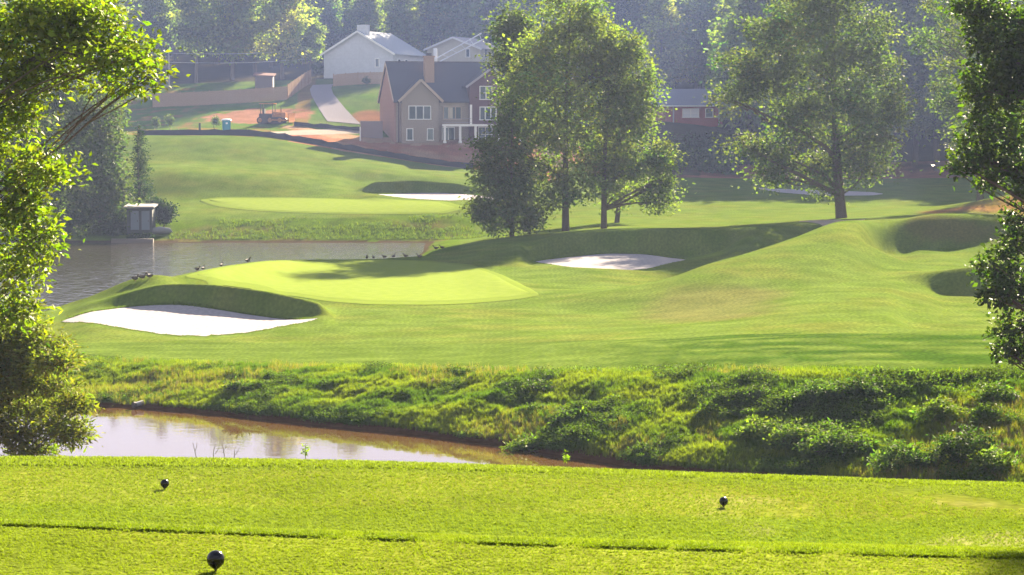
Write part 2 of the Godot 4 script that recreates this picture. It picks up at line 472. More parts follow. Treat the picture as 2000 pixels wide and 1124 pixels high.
func build_ground() -> ArrayMesh:
	var subs := [2, 3, 5, 6, 8, 14, 8, 3, 4, 3, 3, 3, 14, 18, 14, 70, 16, 22, 60, 22, 16, 14, 16, 16, 34, 10, 20, 12, 14, 30, 12, 10, 8, 8, 6, 2]
	# extra rows where the hollows are
	subs[15] = 80; subs[16] = 30; subs[17] = 30; subs[18] = 70
	var tpar := PackedFloat32Array()
	for k in curves.size() - 1:
		for s in subs[k]: tpar.append(k + float(s) / subs[k])
	tpar.append(curves.size() - 1)
	var nr := tpar.size(); var nc := PX.size()
	var v := PackedVector3Array(); var col := PackedColorArray(); var nn := PackedVector3Array(); var ix := PackedInt32Array()
	v.resize(nr * nc); col.resize(nr * nc); nn.resize(nr * nc)
	for i in nc:
		var c: Dictionary = cols[i]
		var u := (PX[i] - 1000.0) / F
		for j in nr:
			var k := int(tpar[j])
			var d: float = c.d[k] if k >= curves.size() - 1 else lerpf(c.d[k], c.d[k + 1], tpar[j] - k)
			var y := col_h(c, d)
			var x := u * d
			if d < 40.0: x = u * 40.0 * (1.0 if absf(u) > 0.215 else 0.0) + (u * d if absf(u) <= 0.215 else 0.0)
			y += bump(PX[i], d, c.d)
			v[j * nc + i] = Vector3(x, y, -d)
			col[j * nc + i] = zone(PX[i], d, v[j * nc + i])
	for j in nr:
		for i in nc:
			var dx: Vector3 = v[j * nc + mini(i + 1, nc - 1)] - v[j * nc + maxi(i - 1, 0)]
			var dz: Vector3 = v[mini(j + 1, nr - 1) * nc + i] - v[maxi(j - 1, 0) * nc + i]
			var m := dx.cross(dz)
			nn[j * nc + i] = m.normalized() if m.y > 0 else -m.normalized()
	for j in nr - 1:
		for i in nc - 1:
			var a := j * nc + i
			for q in [a, a + nc, a + nc + 1, a, a + nc + 1, a + 1]: ix.append(q)
	var arr := []
	arr.resize(Mesh.ARRAY_MAX)
	arr[Mesh.ARRAY_VERTEX] = v; arr[Mesh.ARRAY_NORMAL] = nn; arr[Mesh.ARRAY_COLOR] = col; arr[Mesh.ARRAY_INDEX] = ix
	var mesh := ArrayMesh.new()
	mesh.add_surface_from_arrays(Mesh.PRIMITIVE_TRIANGLES, arr)
	return mesh

# a sheet on the ground between a near and a far edge, [px, near row, far row]
func sheet(pts: Array, from: float, to: float, lift: float, deep := 24, step := 4.0) -> ArrayMesh:
	var x := PackedFloat32Array(); var a := PackedFloat32Array(); var b := PackedFloat32Array()
	for p in pts:
		x.append(p[0])
		a.append(hit(p[0], p[1], from, to)); b.append(hit(p[0], p[2], from, to))
	return sheet_d(x, a, b, lift, deep, step)

func sheet_d(x: PackedFloat32Array, a: PackedFloat32Array, b: PackedFloat32Array, lift: float, deep := 24, step := 4.0) -> ArrayMesh:
	var ma := pchip_slopes(x, a); var mb := pchip_slopes(x, b)
	var v := PackedVector3Array(); var nn := PackedVector3Array(); var ix := PackedInt32Array()
	var n := int(ceil((x[x.size() - 1] - x[0]) / step)) + 1
	for i in n:
		var px := lerpf(x[0], x[x.size() - 1], float(i) / (n - 1))
		var d0 := pchip(x, a, ma, px); var d1 := maxf(pchip(x, b, mb, px), d0 + 0.02)
		for j in deep:
			var q := float(j) / (deep - 1)
			v.append(g(px, lerpf(d0, d1, q), lift * (0.4 + 0.6 * sin(PI * q))))
	for i in n:
		for j in deep:
			var m := (v[mini(i + 1, n - 1) * deep + j] - v[maxi(i - 1, 0) * deep + j]).cross(v[i * deep + mini(j + 1, deep - 1)] - v[i * deep + maxi(j - 1, 0)])
			nn.append(m.normalized() if m.y > 0 else -m.normalized())
	for i in n - 1:
		for j in deep - 1:
			var k := i * deep + j
			for q in [k, k + 1, k + deep + 1, k, k + deep + 1, k + deep]: ix.append(q)
	var arr := []
	arr.resize(Mesh.ARRAY_MAX)
	arr[Mesh.ARRAY_VERTEX] = v; arr[Mesh.ARRAY_NORMAL] = nn; arr[Mesh.ARRAY_INDEX] = ix
	var mesh := ArrayMesh.new()
	mesh.add_surface_from_arrays(Mesh.PRIMITIVE_TRIANGLES, arr)
	return mesh

# a sheet that runs away from the viewer: [row, left px, right px]
func lane(pts: Array, from: float, to: float, lift: float) -> ArrayMesh:
	var mb := Mb.new()
	var rows := []
	for p in pts:
		var d := hit((p[1] + p[2]) * 0.5, p[0], from, to)
		var r := []
		for k in 9: r.append([lerpf(p[1], p[2], k / 8.0), d])
		rows.append(r)
	for j in rows.size() - 1:
		for s in 6:
			for k in 8:
				var q := []
				for e in [[s, k], [s, k + 1], [s + 1, k + 1], [s + 1, k]]:
					var t: float = e[0] / 6.0
					q.append(g(lerpf(rows[j][e[1]][0], rows[j + 1][e[1]][0], t), lerpf(rows[j][e[1]][1], rows[j + 1][e[1]][1], t), lift))
				mb.quad(q[0], q[3], q[2], q[1])
	return mb.done()

# ------------------------------------------------------------------ plants
# leaves gathered in clumps through ellipsoids [centre, radii, share]
func foliage(blobs: Array, leaves: int, per: int, clump: float, size: float, wide: float, tint: Color, spread: float, droop := 0.0) -> ArrayMesh:
	var total := 0.0
	for b in blobs: total += b[2]
	var nl := leaves / per
	var v := PackedVector3Array(); var nn := PackedVector3Array(); var c := PackedColorArray(); var ix := PackedInt32Array()
	var cnt := nl * per * 4
	v.resize(cnt); nn.resize(cnt); c.resize(cnt); ix.resize(nl * per * 6)
	var w := 0; var wi := 0
	for k in nl:
		var pick := rng.randf() * total
		var b: Array = blobs[0]
		for e in blobs:
			pick -= e[2]
			if pick <= 0.0:
				b = e
				break
		var dir := Vector3(rng.randfn(), rng.randfn(), rng.randfn()).normalized()
		var rad: Vector3 = b[1]
		var cen: Vector3 = b[0] + dir * rad * pow(rng.randf(), 0.42)
		var cs := clump * rng.randf_range(0.55, 1.35)
		var ct := tint * (1.0 + rng.randfn() * spread)
		ct.r *= 1.0 + rng.randfn() * spread * 0.6
		for s in per:
			var o := Vector3(rng.randfn(), rng.randfn() * 0.62, rng.randfn()) * cs * 0.55
			var p := cen + o
			var ax := (o.normalized() * 0.7 + Vector3(rng.randfn(), rng.randfn() * 0.6 - droop, rng.randfn()) * 0.7).normalized()
			var up := (Vector3(0, 0.9, 0) + Vector3(rng.randfn(), rng.randfn(), rng.randfn()) * 0.75).normalized()
			var sx := ax.cross(up).normalized()
			up = sx.cross(ax)
			var l := size * (0.55 + 0.95 * pow(rng.randf(), 1.4))
			var hw := l * wide * 0.5
			var lf := ct * rng.randf_range(0.82, 1.2)
			v[w] = p
			v[w + 1] = p + ax * l * 0.45 + sx * hw + up * hw * 0.35
			v[w + 2] = p + ax * l - up * l * 0.12
			v[w + 3] = p + ax * l * 0.45 - sx * hw + up * hw * 0.35
			var m := (v[w + 2] - v[w]).cross(v[w + 1] - v[w + 3]).normalized()
			if m.dot(up) < 0.0: m = -m
			for q in 4:
				nn[w + q] = m
				c[w + q] = lf
			# front faces run clockwise seen from the side of the normal
			if (v[w + 2] - v[w]).cross(v[w + 1] - v[w]).dot(m) > 0.0:
				ix[wi] = w; ix[wi + 1] = w + 1; ix[wi + 2] = w + 2; ix[wi + 3] = w; ix[wi + 4] = w + 2; ix[wi + 5] = w + 3
			else:
				ix[wi] = w; ix[wi + 1] = w + 2; ix[wi + 2] = w + 1; ix[wi + 3] = w; ix[wi + 4] = w + 3; ix[wi + 5] = w + 2
			w += 4; wi += 6
	var arr := []
	arr.resize(Mesh.ARRAY_MAX)
	arr[Mesh.ARRAY_VERTEX] = v; arr[Mesh.ARRAY_NORMAL] = nn; arr[Mesh.ARRAY_COLOR] = c; arr[Mesh.ARRAY_INDEX] = ix
	var mesh := ArrayMesh.new()
	mesh.add_surface_from_arrays(Mesh.PRIMITIVE_TRIANGLES, arr)
	return mesh

func bent(a: Vector3, b: Vector3, n: int, sway: float) -> Array:
	var out := []
	var off := Vector3(rng.randfn(), rng.randfn() * 0.4, rng.randfn()) * sway
	for k in n:
		var t := float(k) / (n - 1)
		out.append(a.lerp(b, t) + off * sin(PI * t) + Vector3(rng.randfn(), 0, rng.randfn()) * sway * 0.12 * sin(PI * t))
	return out

func taper(r0: float, r1: float, n: int) -> Array:
	var out := []
	for k in n: out.append(lerpf(r0, r1, float(k) / (n - 1)))
	return out

# trunk with a flare at the foot, a limb to each mass of leaves and twigs within it
func wood(top: Vector3, r: float, blobs: Array, twigs := 3, sway := 0.25, limb := 1.0) -> ArrayMesh:
	var mb := Mb.new()
	var stem := bent(Vector3(0, -0.4, 0), top, 9, sway)
	var rr := taper(r, r * 0.2, 9)
	rr[0] = r * 1.22; rr[1] = r * 1.0; rr[2] = r * 0.94
	mb.tube(stem, rr, 10)
	for b in blobs:
		var cen: Vector3 = b[0]
		var best := 0; var bd := 1e9
		for k in range(1, 9):
			var s: Vector3 = stem[k]
			var q := absf(cen.y - 0.6 * Vector2(cen.x - s.x, cen.z - s.z).length() - s.y)
			if q < bd:
				bd = q; best = k
		var from: Vector3 = stem[best]
		var lr: float = minf(rr[best] * 0.62, (0.05 + from.distance_to(cen) * 0.022) * limb)
		mb.tube(bent(from, cen, 6, from.distance_to(cen) * 0.09), taper(lr, lr * 0.35, 6), 6)
		for k in twigs:
			var e: Vector3 = cen + Vector3(rng.randfn(), rng.randfn(), rng.randfn()).normalized() * b[1] * 0.85
			mb.tube(bent(from.lerp(cen, rng.randf_range(0.5, 1.0)), e, 4, 0.15), taper(lr * 0.4, 0.012, 4), 5)
	return mb.done()

func leaf_mat(key: String, back: Color, rough := 0.5, spec := 0.5) -> StandardMaterial3D:
	if mats.has(key): return mats[key]
	var m := mat(key, Color.WHITE, rough, 0.0, spec)
	m.vertex_color_use_as_albedo = true
	m.backlight_enabled = true
	m.backlight = back
	return m

func tree(called: String, label: String, where: Vector3, top: Vector3, r: float, blobs: Array, leaves: int, per: int, clump: float, size: float, wide: float, tint: Color, group := "", bark := "bark", twigs := 3, category := "tree", leafy := "leaf", limb := 1.0) -> Node3D:
	var o := thing(called, label, category, where, 0.0, group)
	part("trunk", wood(top, r, blobs, twigs, 0.25, limb), mats[bark], o)
	var cr := part("crown", foliage(blobs, leaves, per, clump, size, wide, tint, 0.22), mats[leafy], o)
	cr.set_meta("kind", "stuff")
	return o

# masses of leaves given as they are seen: [px, row, half width, half height, distance offset, share]
func seen_blobs(base: Vector3, d: float, list: Array, deep := 0.9) -> Array:
	var out := []
	for b in list:
		var dd: float = d + b[4]
		var k := dd / F
		out.append([at(b[0], b[1], dd) - base, Vector3(b[2] * k, b[3] * k, b[2] * k * deep), b[5] if b.size() > 5 else b[2] * b[3] * 1e-3])
	return out

func broad_blobs(h: float, w: float, low: float, n: int) -> Array:
	var out := []
	for k in n:
		var t := (k + 0.5) / n
		var y := lerpf(low, 0.96, t) * h
		var prof := sin(PI * clampf(pow(t, 0.75) * 0.86 + 0.12, 0, 1))
		var an := k * 2.4 + rng.randf()
		var off := w * 0.5 * prof * rng.randf_range(0.35, 0.62)
		var rad := w * 0.5 * rng.randf_range(0.32, 0.5) * (0.5 + 0.5 * prof)
		out.append([Vector3(cos(an) * off, y, sin(an) * off), Vector3(rad, rad * rng.randf_range(0.6, 0.85), rad), rad * rad])
	return out

func pine_blobs(h: float, w: float, low: float, n: int) -> Array:
	var out := []
	for k in n:
		var t := float(k) / (n - 1)
		var y := lerpf(low, 0.98, t) * h
		var an := k * 2.4
		var rr := w * 0.5 * (1.0 - t * 0.88)
		out.append([Vector3(cos(an) * rr * 0.5, y, sin(an) * rr * 0.5), Vector3(rr * 0.62, h * 0.035 + 0.15, rr * 0.62), rr + 0.2])
	return out

func tuft(blades: int, h: float, spread: float, wide: float, tint: Color) -> ArrayMesh:
	var mb := Mb.new()
	for k in blades:
		var an := rng.randf() * TAU
		var lean := rng.randf_range(0.15, 0.9) * spread
		var hh := h * rng.randf_range(0.55, 1.1)
		var b0 := Vector3(cos(an + 1.7), 0, sin(an + 1.7)) * spread * rng.randf_range(0.0, 0.35)
		var side := Vector3(-sin(an), 0, cos(an)) * wide * 0.5
		var mid := b0 + Vector3(cos(an) * lean * 0.35, hh * 0.6, sin(an) * lean * 0.35)
		var tip := b0 + Vector3(cos(an) * lean, hh, sin(an) * lean)
		mb.tri(b0 - side, b0 + side, mid + side * 0.8)
		mb.tri(b0 - side, mid + side * 0.8, mid - side * 0.8)
		mb.tri(mid - side * 0.8, mid + side * 0.8, tip)
		var cc := tint * rng.randf_range(0.75, 1.25)
		for q in 9: mb.c.append(cc)
	return mb.done()

func scatter(called: String, label: String, mesh: Mesh, m: Material, places: Array, category: String) -> void:
	var mm := MultiMesh.new()
	mm.transform_format = MultiMesh.TRANSFORM_3D
	mm.use_colors = true
	mm.mesh = mesh
	mm.instance_count = places.size()
	for k in places.size():
		mm.set_instance_transform(k, places[k][0])
		mm.set_instance_color(k, places[k][1])
	var o := MultiMeshInstance3D.new()
	o.name = numbered(called)
	o.multimesh = mm
	o.material_override = m
	add_child(o)
	tag(o, label, category, "", "stuff")

func stand(p: Vector3, s: float, tilt := 0.15) -> Transform3D:
	var b := Basis(Vector3.UP, rng.randf() * TAU)
	b = Basis(Vector3(1, 0, 0), rng.randfn() * tilt) * b
	return Transform3D(b.scaled(Vector3.ONE * s), p)

# ------------------------------------------------------------------ buildings
func window_in(parent: Node, x: float, y: float, w: float, h: float, z: float, bars: int, glass: Material, frame: Material, cross := false) -> void:
	var fr := Mb.new()
	var t := 0.11
	fr.box(Vector3(x, y + h * 0.5 - t * 0.5, z + 0.05), Vector3(w, t, 0.12))
	fr.box(Vector3(x, y - h * 0.5 + t * 0.5, z + 0.06), Vector3(w + 0.12, t, 0.16))
	for s in [-1, 1]: fr.box(Vector3(x + s * (w - t) * 0.5, y, z + 0.052), Vector3(t, h - 2.0 * t, 0.124))
	for k in bars - 1:
		fr.box(Vector3(x - w * 0.5 + w * (k + 1) / bars, y, z + 0.05), Vector3(t * 1.1, h - 2.0 * t, 0.10))
	if cross:
		for k in bars:
			var cw := w / bars
			fr.box(Vector3(x - w * 0.5 + cw * (k + 0.5), y, z + 0.045), Vector3(cw - t * 1.3, 0.07, 0.07))
	var win := part("window", fr.done(), frame, parent)
	for k in bars:
		var pn := Mb.new()
		var cw := w / bars
		pn.box(Vector3(x - w * 0.5 + cw * (k + 0.5), y, z + 0.012), Vector3(cw - t * 0.6, h - t * 1.4, 0.02))
		part("pane", pn.done(), glass, win)

func main_house() -> void:
	var base := at(774, 276, 345)
	base.y = ground_at(base.x, 345) - 0.1
	var o := thing("brick_house", "large new house of stone and brick with steep grey roof and white deck", "house", base, 0.245)
	var brick := textured("orange brick", Color.WHITE, noise_tex(128, 0.05, lin(0.25, 0.145, 0.115), lin(0.36, 0.22, 0.17), 31), 0.6)
	var darkbrick := textured("dark brick", Color.WHITE, noise_tex(128, 0.05, lin(0.095, 0.048, 0.047), lin(0.15, 0.08, 0.075), 32), 0.6)
	var stone := textured("stone", Color.WHITE, noise_tex(128, 0.06, lin(0.20, 0.165, 0.13), lin(0.38, 0.31, 0.24), 33), 0.7)
	var shingle := textured("shingle", Color.WHITE, noise_tex(128, 0.08, lin(0.05, 0.052, 0.065), lin(0.09, 0.09, 0.105), 34), 0.8)
	var trim := mat("white trim", lin(0.75, 0.73, 0.69), 0.6)
	var tan_ := mat("tan trim", lin(0.42, 0.32, 0.24), 0.7)
	var glass := mat("house glass", lin(0.04, 0.06, 0.07), 0.08, 0.0, 0.6)
	var lamp := mat("pale blind", lin(0.45, 0.40, 0.30), 0.5)
	# main block, its ridge along x
	var w := Mb.new()
	w.box(Vector3(8, 3.2, -5.5), Vector3(16, 6.4, 11))
	part("wall", w.done(), stone, o)
	for s in [[0.02, -0.28], [16.0, 16.28]]:
		var pts := [Vector3(0, 0.0, -0.05), Vector3(0, 6.4, -0.05), Vector3(0, 11.5, -5.5), Vector3(0, 6.4, -10.95), Vector3(0, 0.0, -10.95)]
		var x0: float = minf(s[0], s[1]); var x1: float = maxf(s[0], s[1])
		var pr := Mb.new()
		var poly := PackedVector2Array()
		for p in pts: poly.append(Vector2(p.z, p.y))
		pr.prism(poly, x0, x1)
		for k in pr.v.size():
			# turn the prism so that its depth lies along x
			var p: Vector3 = pr.v[k]; var q: Vector3 = pr.n[k]
			pr.v[k] = Vector3(p.z, p.y, p.x); pr.n[k] = Vector3(q.z, q.y, q.x)
		for k in range(0, pr.v.size(), 3):
			var t: Vector3 = pr.v[k + 1]; pr.v[k + 1] = pr.v[k + 2]; pr.v[k + 2] = t
		part("gable_wall", pr.done(), brick, o)
	var rf := Mb.new()
	rf.slab(Vector3(-0.5, 11.72, -5.5), Vector3(16.5, 11.72, -5.5), Vector3(16.5, 6.0, 0.55), Vector3(-0.5, 6.0, 0.55), Vector3(0, -0.22, 0))
	rf.slab(Vector3(-0.5, 11.72, -5.503), Vector3(16.5, 11.72, -5.503), Vector3(16.5, 6.0, -11.55), Vector3(-0.5, 6.0, -11.55), Vector3(0, -0.22, 0))
	var roof := part("roof", rf.done(), shingle, o)
	var rc := Mb.new()
	rc.bar(Vector3(-0.5, 11.78, -5.5), Vector3(16.5, 11.78, -5.5), 0.3, 0.1)
	part("ridge_cap", rc.done(), mat("ridge", lin(0.07, 0.05, 0.05)), roof)
	var ch := Mb.new()
	ch.box(Vector3(5.4, 10.2, -2.9), Vector3(1.35, 4.4, 1.2))
	ch.box(Vector3(5.4, 12.45, -2.9), Vector3(1.55, 0.2, 1.4))
	part("chimney", ch.done(), textured("chimney brick", Color.WHITE, noise_tex(128, 0.06, lin(0.28, 0.18, 0.125), lin(0.40, 0.27, 0.19), 35), 0.7), roof)
	var cap := Mb.new()
	cap.box(Vector3(5.4, 12.75, -2.9), Vector3(0.7, 0.4, 0.7))
	part("chimney_cap", cap.done(), mat("iron", lin(0.02, 0.02, 0.02), 0.5), roof)
	for s in [0, 1]:
		var rk := Mb.new()
		var z1: float = 0.5 if s == 0 else -11.5
		rk.bar(Vector3(-0.52, 11.55, -5.5), Vector3(-0.52, 5.95, z1), 0.08, 0.32)
		part("rake_board", rk.done(), tan_, o)
	# front stone bay with its own gable
	var b := Mb.new()
	b.prism(PackedVector2Array([Vector2(0.65, 0), Vector2(6.0, 0), Vector2(6.0, 6.2), Vector2(3.32, 8.75), Vector2(0.65, 6.2)]), -0.3, 1.0)
	var bay := part("bay", b.done(), stone, o)
	var br := Mb.new()
	br.slab(Vector3(3.32, 9.15, 1.35), Vector3(3.32, 9.15, -3.4), Vector3(0.1, 6.05, -0.5), Vector3(0.1, 6.05, 1.35), Vector3(0, -0.2, 0))
	br.slab(Vector3(3.323, 9.15, 1.35), Vector3(3.323, 9.15, -3.4), Vector3(6.55, 6.05, -0.5), Vector3(6.55, 6.05, 1.35), Vector3(0, -0.2, 0))
	part("bay_roof", br.done(), shingle, bay)
	for s in [-1, 1]:
		var rk := Mb.new()
		rk.bar(Vector3(3.32, 9.0, 1.39), Vector3(3.32 + s * 3.25, 5.9, 1.39), 0.08, 0.36)
		part("rake_board", rk.done(), tan_, bay)
	window_in(o, 3.2, 4.35, 3.3, 2.0, 1.0, 3, glass, trim)
	window_in(o, 1.75, 1.25, 1.0, 1.75, 1.0, 1, glass, trim)
	window_in(o, 4.75, 1.25, 1.0, 1.75, 1.0, 1, glass, trim)
	# middle part behind the deck
	window_in(o, 8.2, 4.3, 2.7, 1.9, 0.0, 3, glass, tan_)
	var bl := Mb.new()
	bl.box(Vector3(7.9, 4.3, 0.05), Vector3(0.7, 1.6, 0.02))
	part("blind", bl.done(), lamp, o)
	var hd := Mb.new()
	hd.box(Vector3(8.2, 5.6, 0.06), Vector3(3.6, 0.5, 0.1))
	part("header_board", hd.done(), mat("buff", lin(0.36, 0.3, 0.24), 0.8), o)
	# right wing in dark brick with a gable to the front
	var rw := Mb.new()
	rw.prism(PackedVector2Array([Vector2(10.6, 0), Vector2(17.2, 0), Vector2(17.2, 8.3), Vector2(13.9, 10.6), Vector2(10.6, 8.3)]), -6, 0.7)
	var wing := part("wing", rw.done(), darkbrick, o)
	var wr := Mb.new()
	wr.slab(Vector3(13.9, 10.95, 1.1), Vector3(13.9, 10.95, -5.9), Vector3(10.0, 8.15, -5.9), Vector3(10.0, 8.15, 1.1), Vector3(0, -0.2, 0))
	wr.slab(Vector3(13.903, 10.95, 1.1), Vector3(13.903, 10.95, -5.9), Vector3(17.8, 8.15, -5.9), Vector3(17.8, 8.15, 1.1), Vector3(0, -0.2, 0))
	part("wing_roof", wr.done(), shingle, wing)
	for s in [-1, 1]:
		var rk := Mb.new()
		rk.bar(Vector3(13.9, 10.8, 1.14), Vector3(13.9 + s * 3.9, 8.0, 1.14), 0.08, 0.3)
		part("rake_board", rk.done(), mat("mauve trim", lin(0.3, 0.26, 0.27), 0.7), wing)
	window_in(o, 13.0, 7.2, 1.9, 2.0, 0.7, 2, glass, trim, true)
	window_in(o, 13.3, 4.25, 2.5, 1.95, 0.7, 3, glass, trim)
	window_in(o, 12.9, 1.25, 2.1, 2.2, 0.7, 2, glass, trim, true)
	window_in(o, 7.6, 1.2, 1.9, 2.2, 0.0, 2, glass, trim)
	# deck
	var dk := Mb.new()
	dk.box(Vector3(11.9, 2.5, 1.75), Vector3(11.6, 0.12, 2.1))
	var deck := part("deck", dk.done(), mat("deck boards", lin(0.3, 0.26, 0.22), 0.8), o)
	var fa := Mb.new()
	fa.box(Vector3(11.9, 2.55, 2.83), Vector3(11.6, 0.3, 0.06))
	part("deck_fascia", fa.done(), trim, deck)
	for x in [6.5, 8.75, 11.0, 14.4, 17.6]:
		var ps := Mb.new()
		ps.box(Vector3(x, 1.2, 2.65), Vector3(0.3, 2.4, 0.28))
		ps.box(Vector3(x, 0.15, 2.65), Vector3(0.42, 0.3, 0.4))
		part("post", ps.done(), trim, deck)
	for x in [10.35, 15.6, 16.9]:
		var ps := Mb.new()
		ps.box(Vector3(x, 4.05, 2.6), Vector3(0.28, 2.9, 0.26))
		part("porch_post", ps.done(), trim, deck)
	for s in [0.35, 0.9]:
		var rl := Mb.new()
		rl.box(Vector3(8.3, 2.6 + s, 2.75), Vector3(4.2, 0.05, 0.05))
		part("railing", rl.done(), mat("grey rail", lin(0.3, 0.28, 0.3), 0.6), deck)
	var dp := Mb.new()
	dp.tube([Vector3(0.3, 0, 0.12), Vector3(0.3, 6.2, 0.12)], [0.07, 0.07], 6)
	part("downpipe", dp.done(), mat("brown metal", lin(0.1, 0.07, 0.07), 0.5), o)
	var sw := Mb.new()
	sw.box(Vector3(-0.06, 1.3, -3.5), Vector3(0.1, 1.2, 0.8))
	part("side_window", sw.done(), glass, o)

func pale_house(called: String, label: String, front: Vector3, turn: float, w: float, depth: float, eave: float, peak: float, wall_c: Color, roof_c: Color, chimney: bool, key: String) -> Node3D:
	var o := thing(called, label, "house", front, turn)
	var wm := textured(key + " siding", Color.WHITE, noise_tex(64, 0.05, wall_c * 0.93, wall_c, 41), 0.4)
	var rm := textured(key + " roofing", Color.WHITE, noise_tex(64, 0.08, roof_c * 0.9, roof_c, 42), 0.6, 0.45)
	var trim := mat(key + " trim", lin(0.6, 0.6, 0.6), 0.6)
	var glass := mat("house glass", lin(0.04, 0.06, 0.07), 0.08, 0.0, 0.6)
	var b := Mb.new()
	b.prism(PackedVector2Array([Vector2(-w * 0.5, -2), Vector2(w * 0.5, -2), Vector2(w * 0.5, eave), Vector2(0, peak), Vector2(-w * 0.5, eave)]), -depth, 0)
	part("wall", b.done(), wm, o)
	var r := Mb.new()
	var ov := 0.5
	var sl := (peak - eave) / (w * 0.5)
	r.slab(Vector3(0, peak + 0.2, ov), Vector3(0, peak + 0.2, -depth - ov), Vector3(-w * 0.5 - ov, eave - ov * sl + 0.2, -depth - ov), Vector3(-w * 0.5 - ov, eave - ov * sl + 0.2, ov), Vector3(0, -0.2, 0))
	r.slab(Vector3(0.003, peak + 0.2, ov), Vector3(0.003, peak + 0.2, -depth - ov), Vector3(w * 0.5 + ov, eave - ov * sl + 0.2, -depth - ov), Vector3(w * 0.5 + ov, eave - ov * sl + 0.2, ov), Vector3(0, -0.2, 0))
	var roof := part("roof", r.done(), rm, o)
	for s in [-1, 1]:
		var k := Mb.new()
		k.bar(Vector3(0, peak + 0.02, ov + 0.03), Vector3(s * (w * 0.5 + ov), eave - ov * sl + 0.02, ov + 0.03), 0.06, 0.3)
		part("rake_board", k.done(), trim, o)
	if chimney:
		var c := Mb.new()
		c.box(Vector3(0.5, peak + 0.2, -0.9), Vector3(1.9, 1.9, 0.9))
		part("chimney", c.done(), wm, roof)
	window_in(o, w * 0.27, eave * 0.62, 0.8, 1.5, 0.0, 1, glass, trim)
	# the long side that shows: windows turned to it
	for k in 2:
		var f := Mb.new()
		f.box(Vector3(w * 0.5 + 0.04, eave * 0.6, -2.2 - k * 3.0), Vector3(0.1, 1.5, 1.1))
		var win := part("window", f.done(), trim, o)
		var p := Mb.new()
		p.box(Vector3(w * 0.5 + 0.1, eave * 0.6, -2.2 - k * 3.0), Vector3(0.03, 1.3, 0.9))
		part("pane", p.done(), glass, win)
	return o

func fence(called: String, label: String, pts: Array, h: float, m: Material, pm: Material, group := "") -> void:
	var a: Vector3 = pts[0]
	var o := thing(called, label, "fence", a, 0.0, group)
	for k in pts.size() - 1:
		var p: Vector3 = pts[k] - a; var q: Vector3 = pts[k + 1] - a
		var n := maxi(1, int(round(p.distance_to(q) / 2.4)))
		for s in n:
			var e0 := p.lerp(q, float(s) / n); var e1 := p.lerp(q, float(s + 1) / n)
			e0.y = ground_at(a.x + e0.x, -(a.z + e0.z)) - a.y
			e1.y = ground_at(a.x + e1.x, -(a.z + e1.z)) - a.y
			var mb := Mb.new()
			var dir := (e1 - e0).normalized()
			var nb := 15
			for j in nb:
				var c0 := e0.lerp(e1, (j + 0.5) / nb)
				var fl := Vector3(dir.x, 0, dir.z).normalized()
				var bs := Basis(fl, Vector3.UP, fl.cross(Vector3.UP))
				mb.box(c0 + Vector3(0, h * 0.5 + 0.04 + rng.randf_range(-0.02, 0.02), 0) + bs.z * (0.012 if j % 2 else -0.012), Vector3(e0.distance_to(e1) / nb * 0.94, h, 0.025), bs)
			for y in [0.3, h - 0.3]: mb.bar(e0 + Vector3(0, y, -0.06), e1 + Vector3(0, y, -0.06), 0.05, 0.09)
			var pp := part("fence_panel", mb.done(), m, o)
			pp.set_meta("kind", "stuff")
			var pb := Mb.new()
			pb.box(e0 + Vector3(0, h * 0.5 + 0.06, -0.1), Vector3(0.12, h + 0.2, 0.12))
			part("fence_post", pb.done(), pm, o)

func silt_fence(label: String, pts: Array, h: float, m: Material, pm: Material) -> void:
	var a: Vector3 = pts[0]
	var o := thing("silt_fence", label, "silt fence", a)
	var mb := Mb.new()
	var prev := []
	for k in pts.size() - 1:
		var n := maxi(2, int(pts[k].distance_to(pts[k + 1]) / 1.0))
		for s in n:
			var q: Vector3 = pts[k].lerp(pts[k + 1], float(s) / n)
			q.y = ground_at(q.x, -q.z)
			q -= a
			var tip := q + Vector3(rng.randfn() * 0.04, h * (1.0 - 0.16 * absf(sin(PI * s * 0.5))) + rng.randfn() * 0.05, 0)
			if prev.size():
				mb.hexa([prev[0] - Vector3(0, 0.15, 0), q - Vector3(0, 0.15, 0), tip, prev[1], prev[0] + Vector3(0, -0.15, -0.02), q + Vector3(0, -0.15, -0.02), tip + Vector3(0, 0, -0.02), prev[1] + Vector3(0, 0, -0.02)])
			prev = [q, tip]
			if s % 2 == 0:
				var st := Mb.new()
				st.box(q + Vector3(0, h * 0.5 + 0.06, -0.06), Vector3(0.06, h + 0.25, 0.06))
				part("stake", st.done(), pm, o)
	part("fabric", mb.done(), m, o)

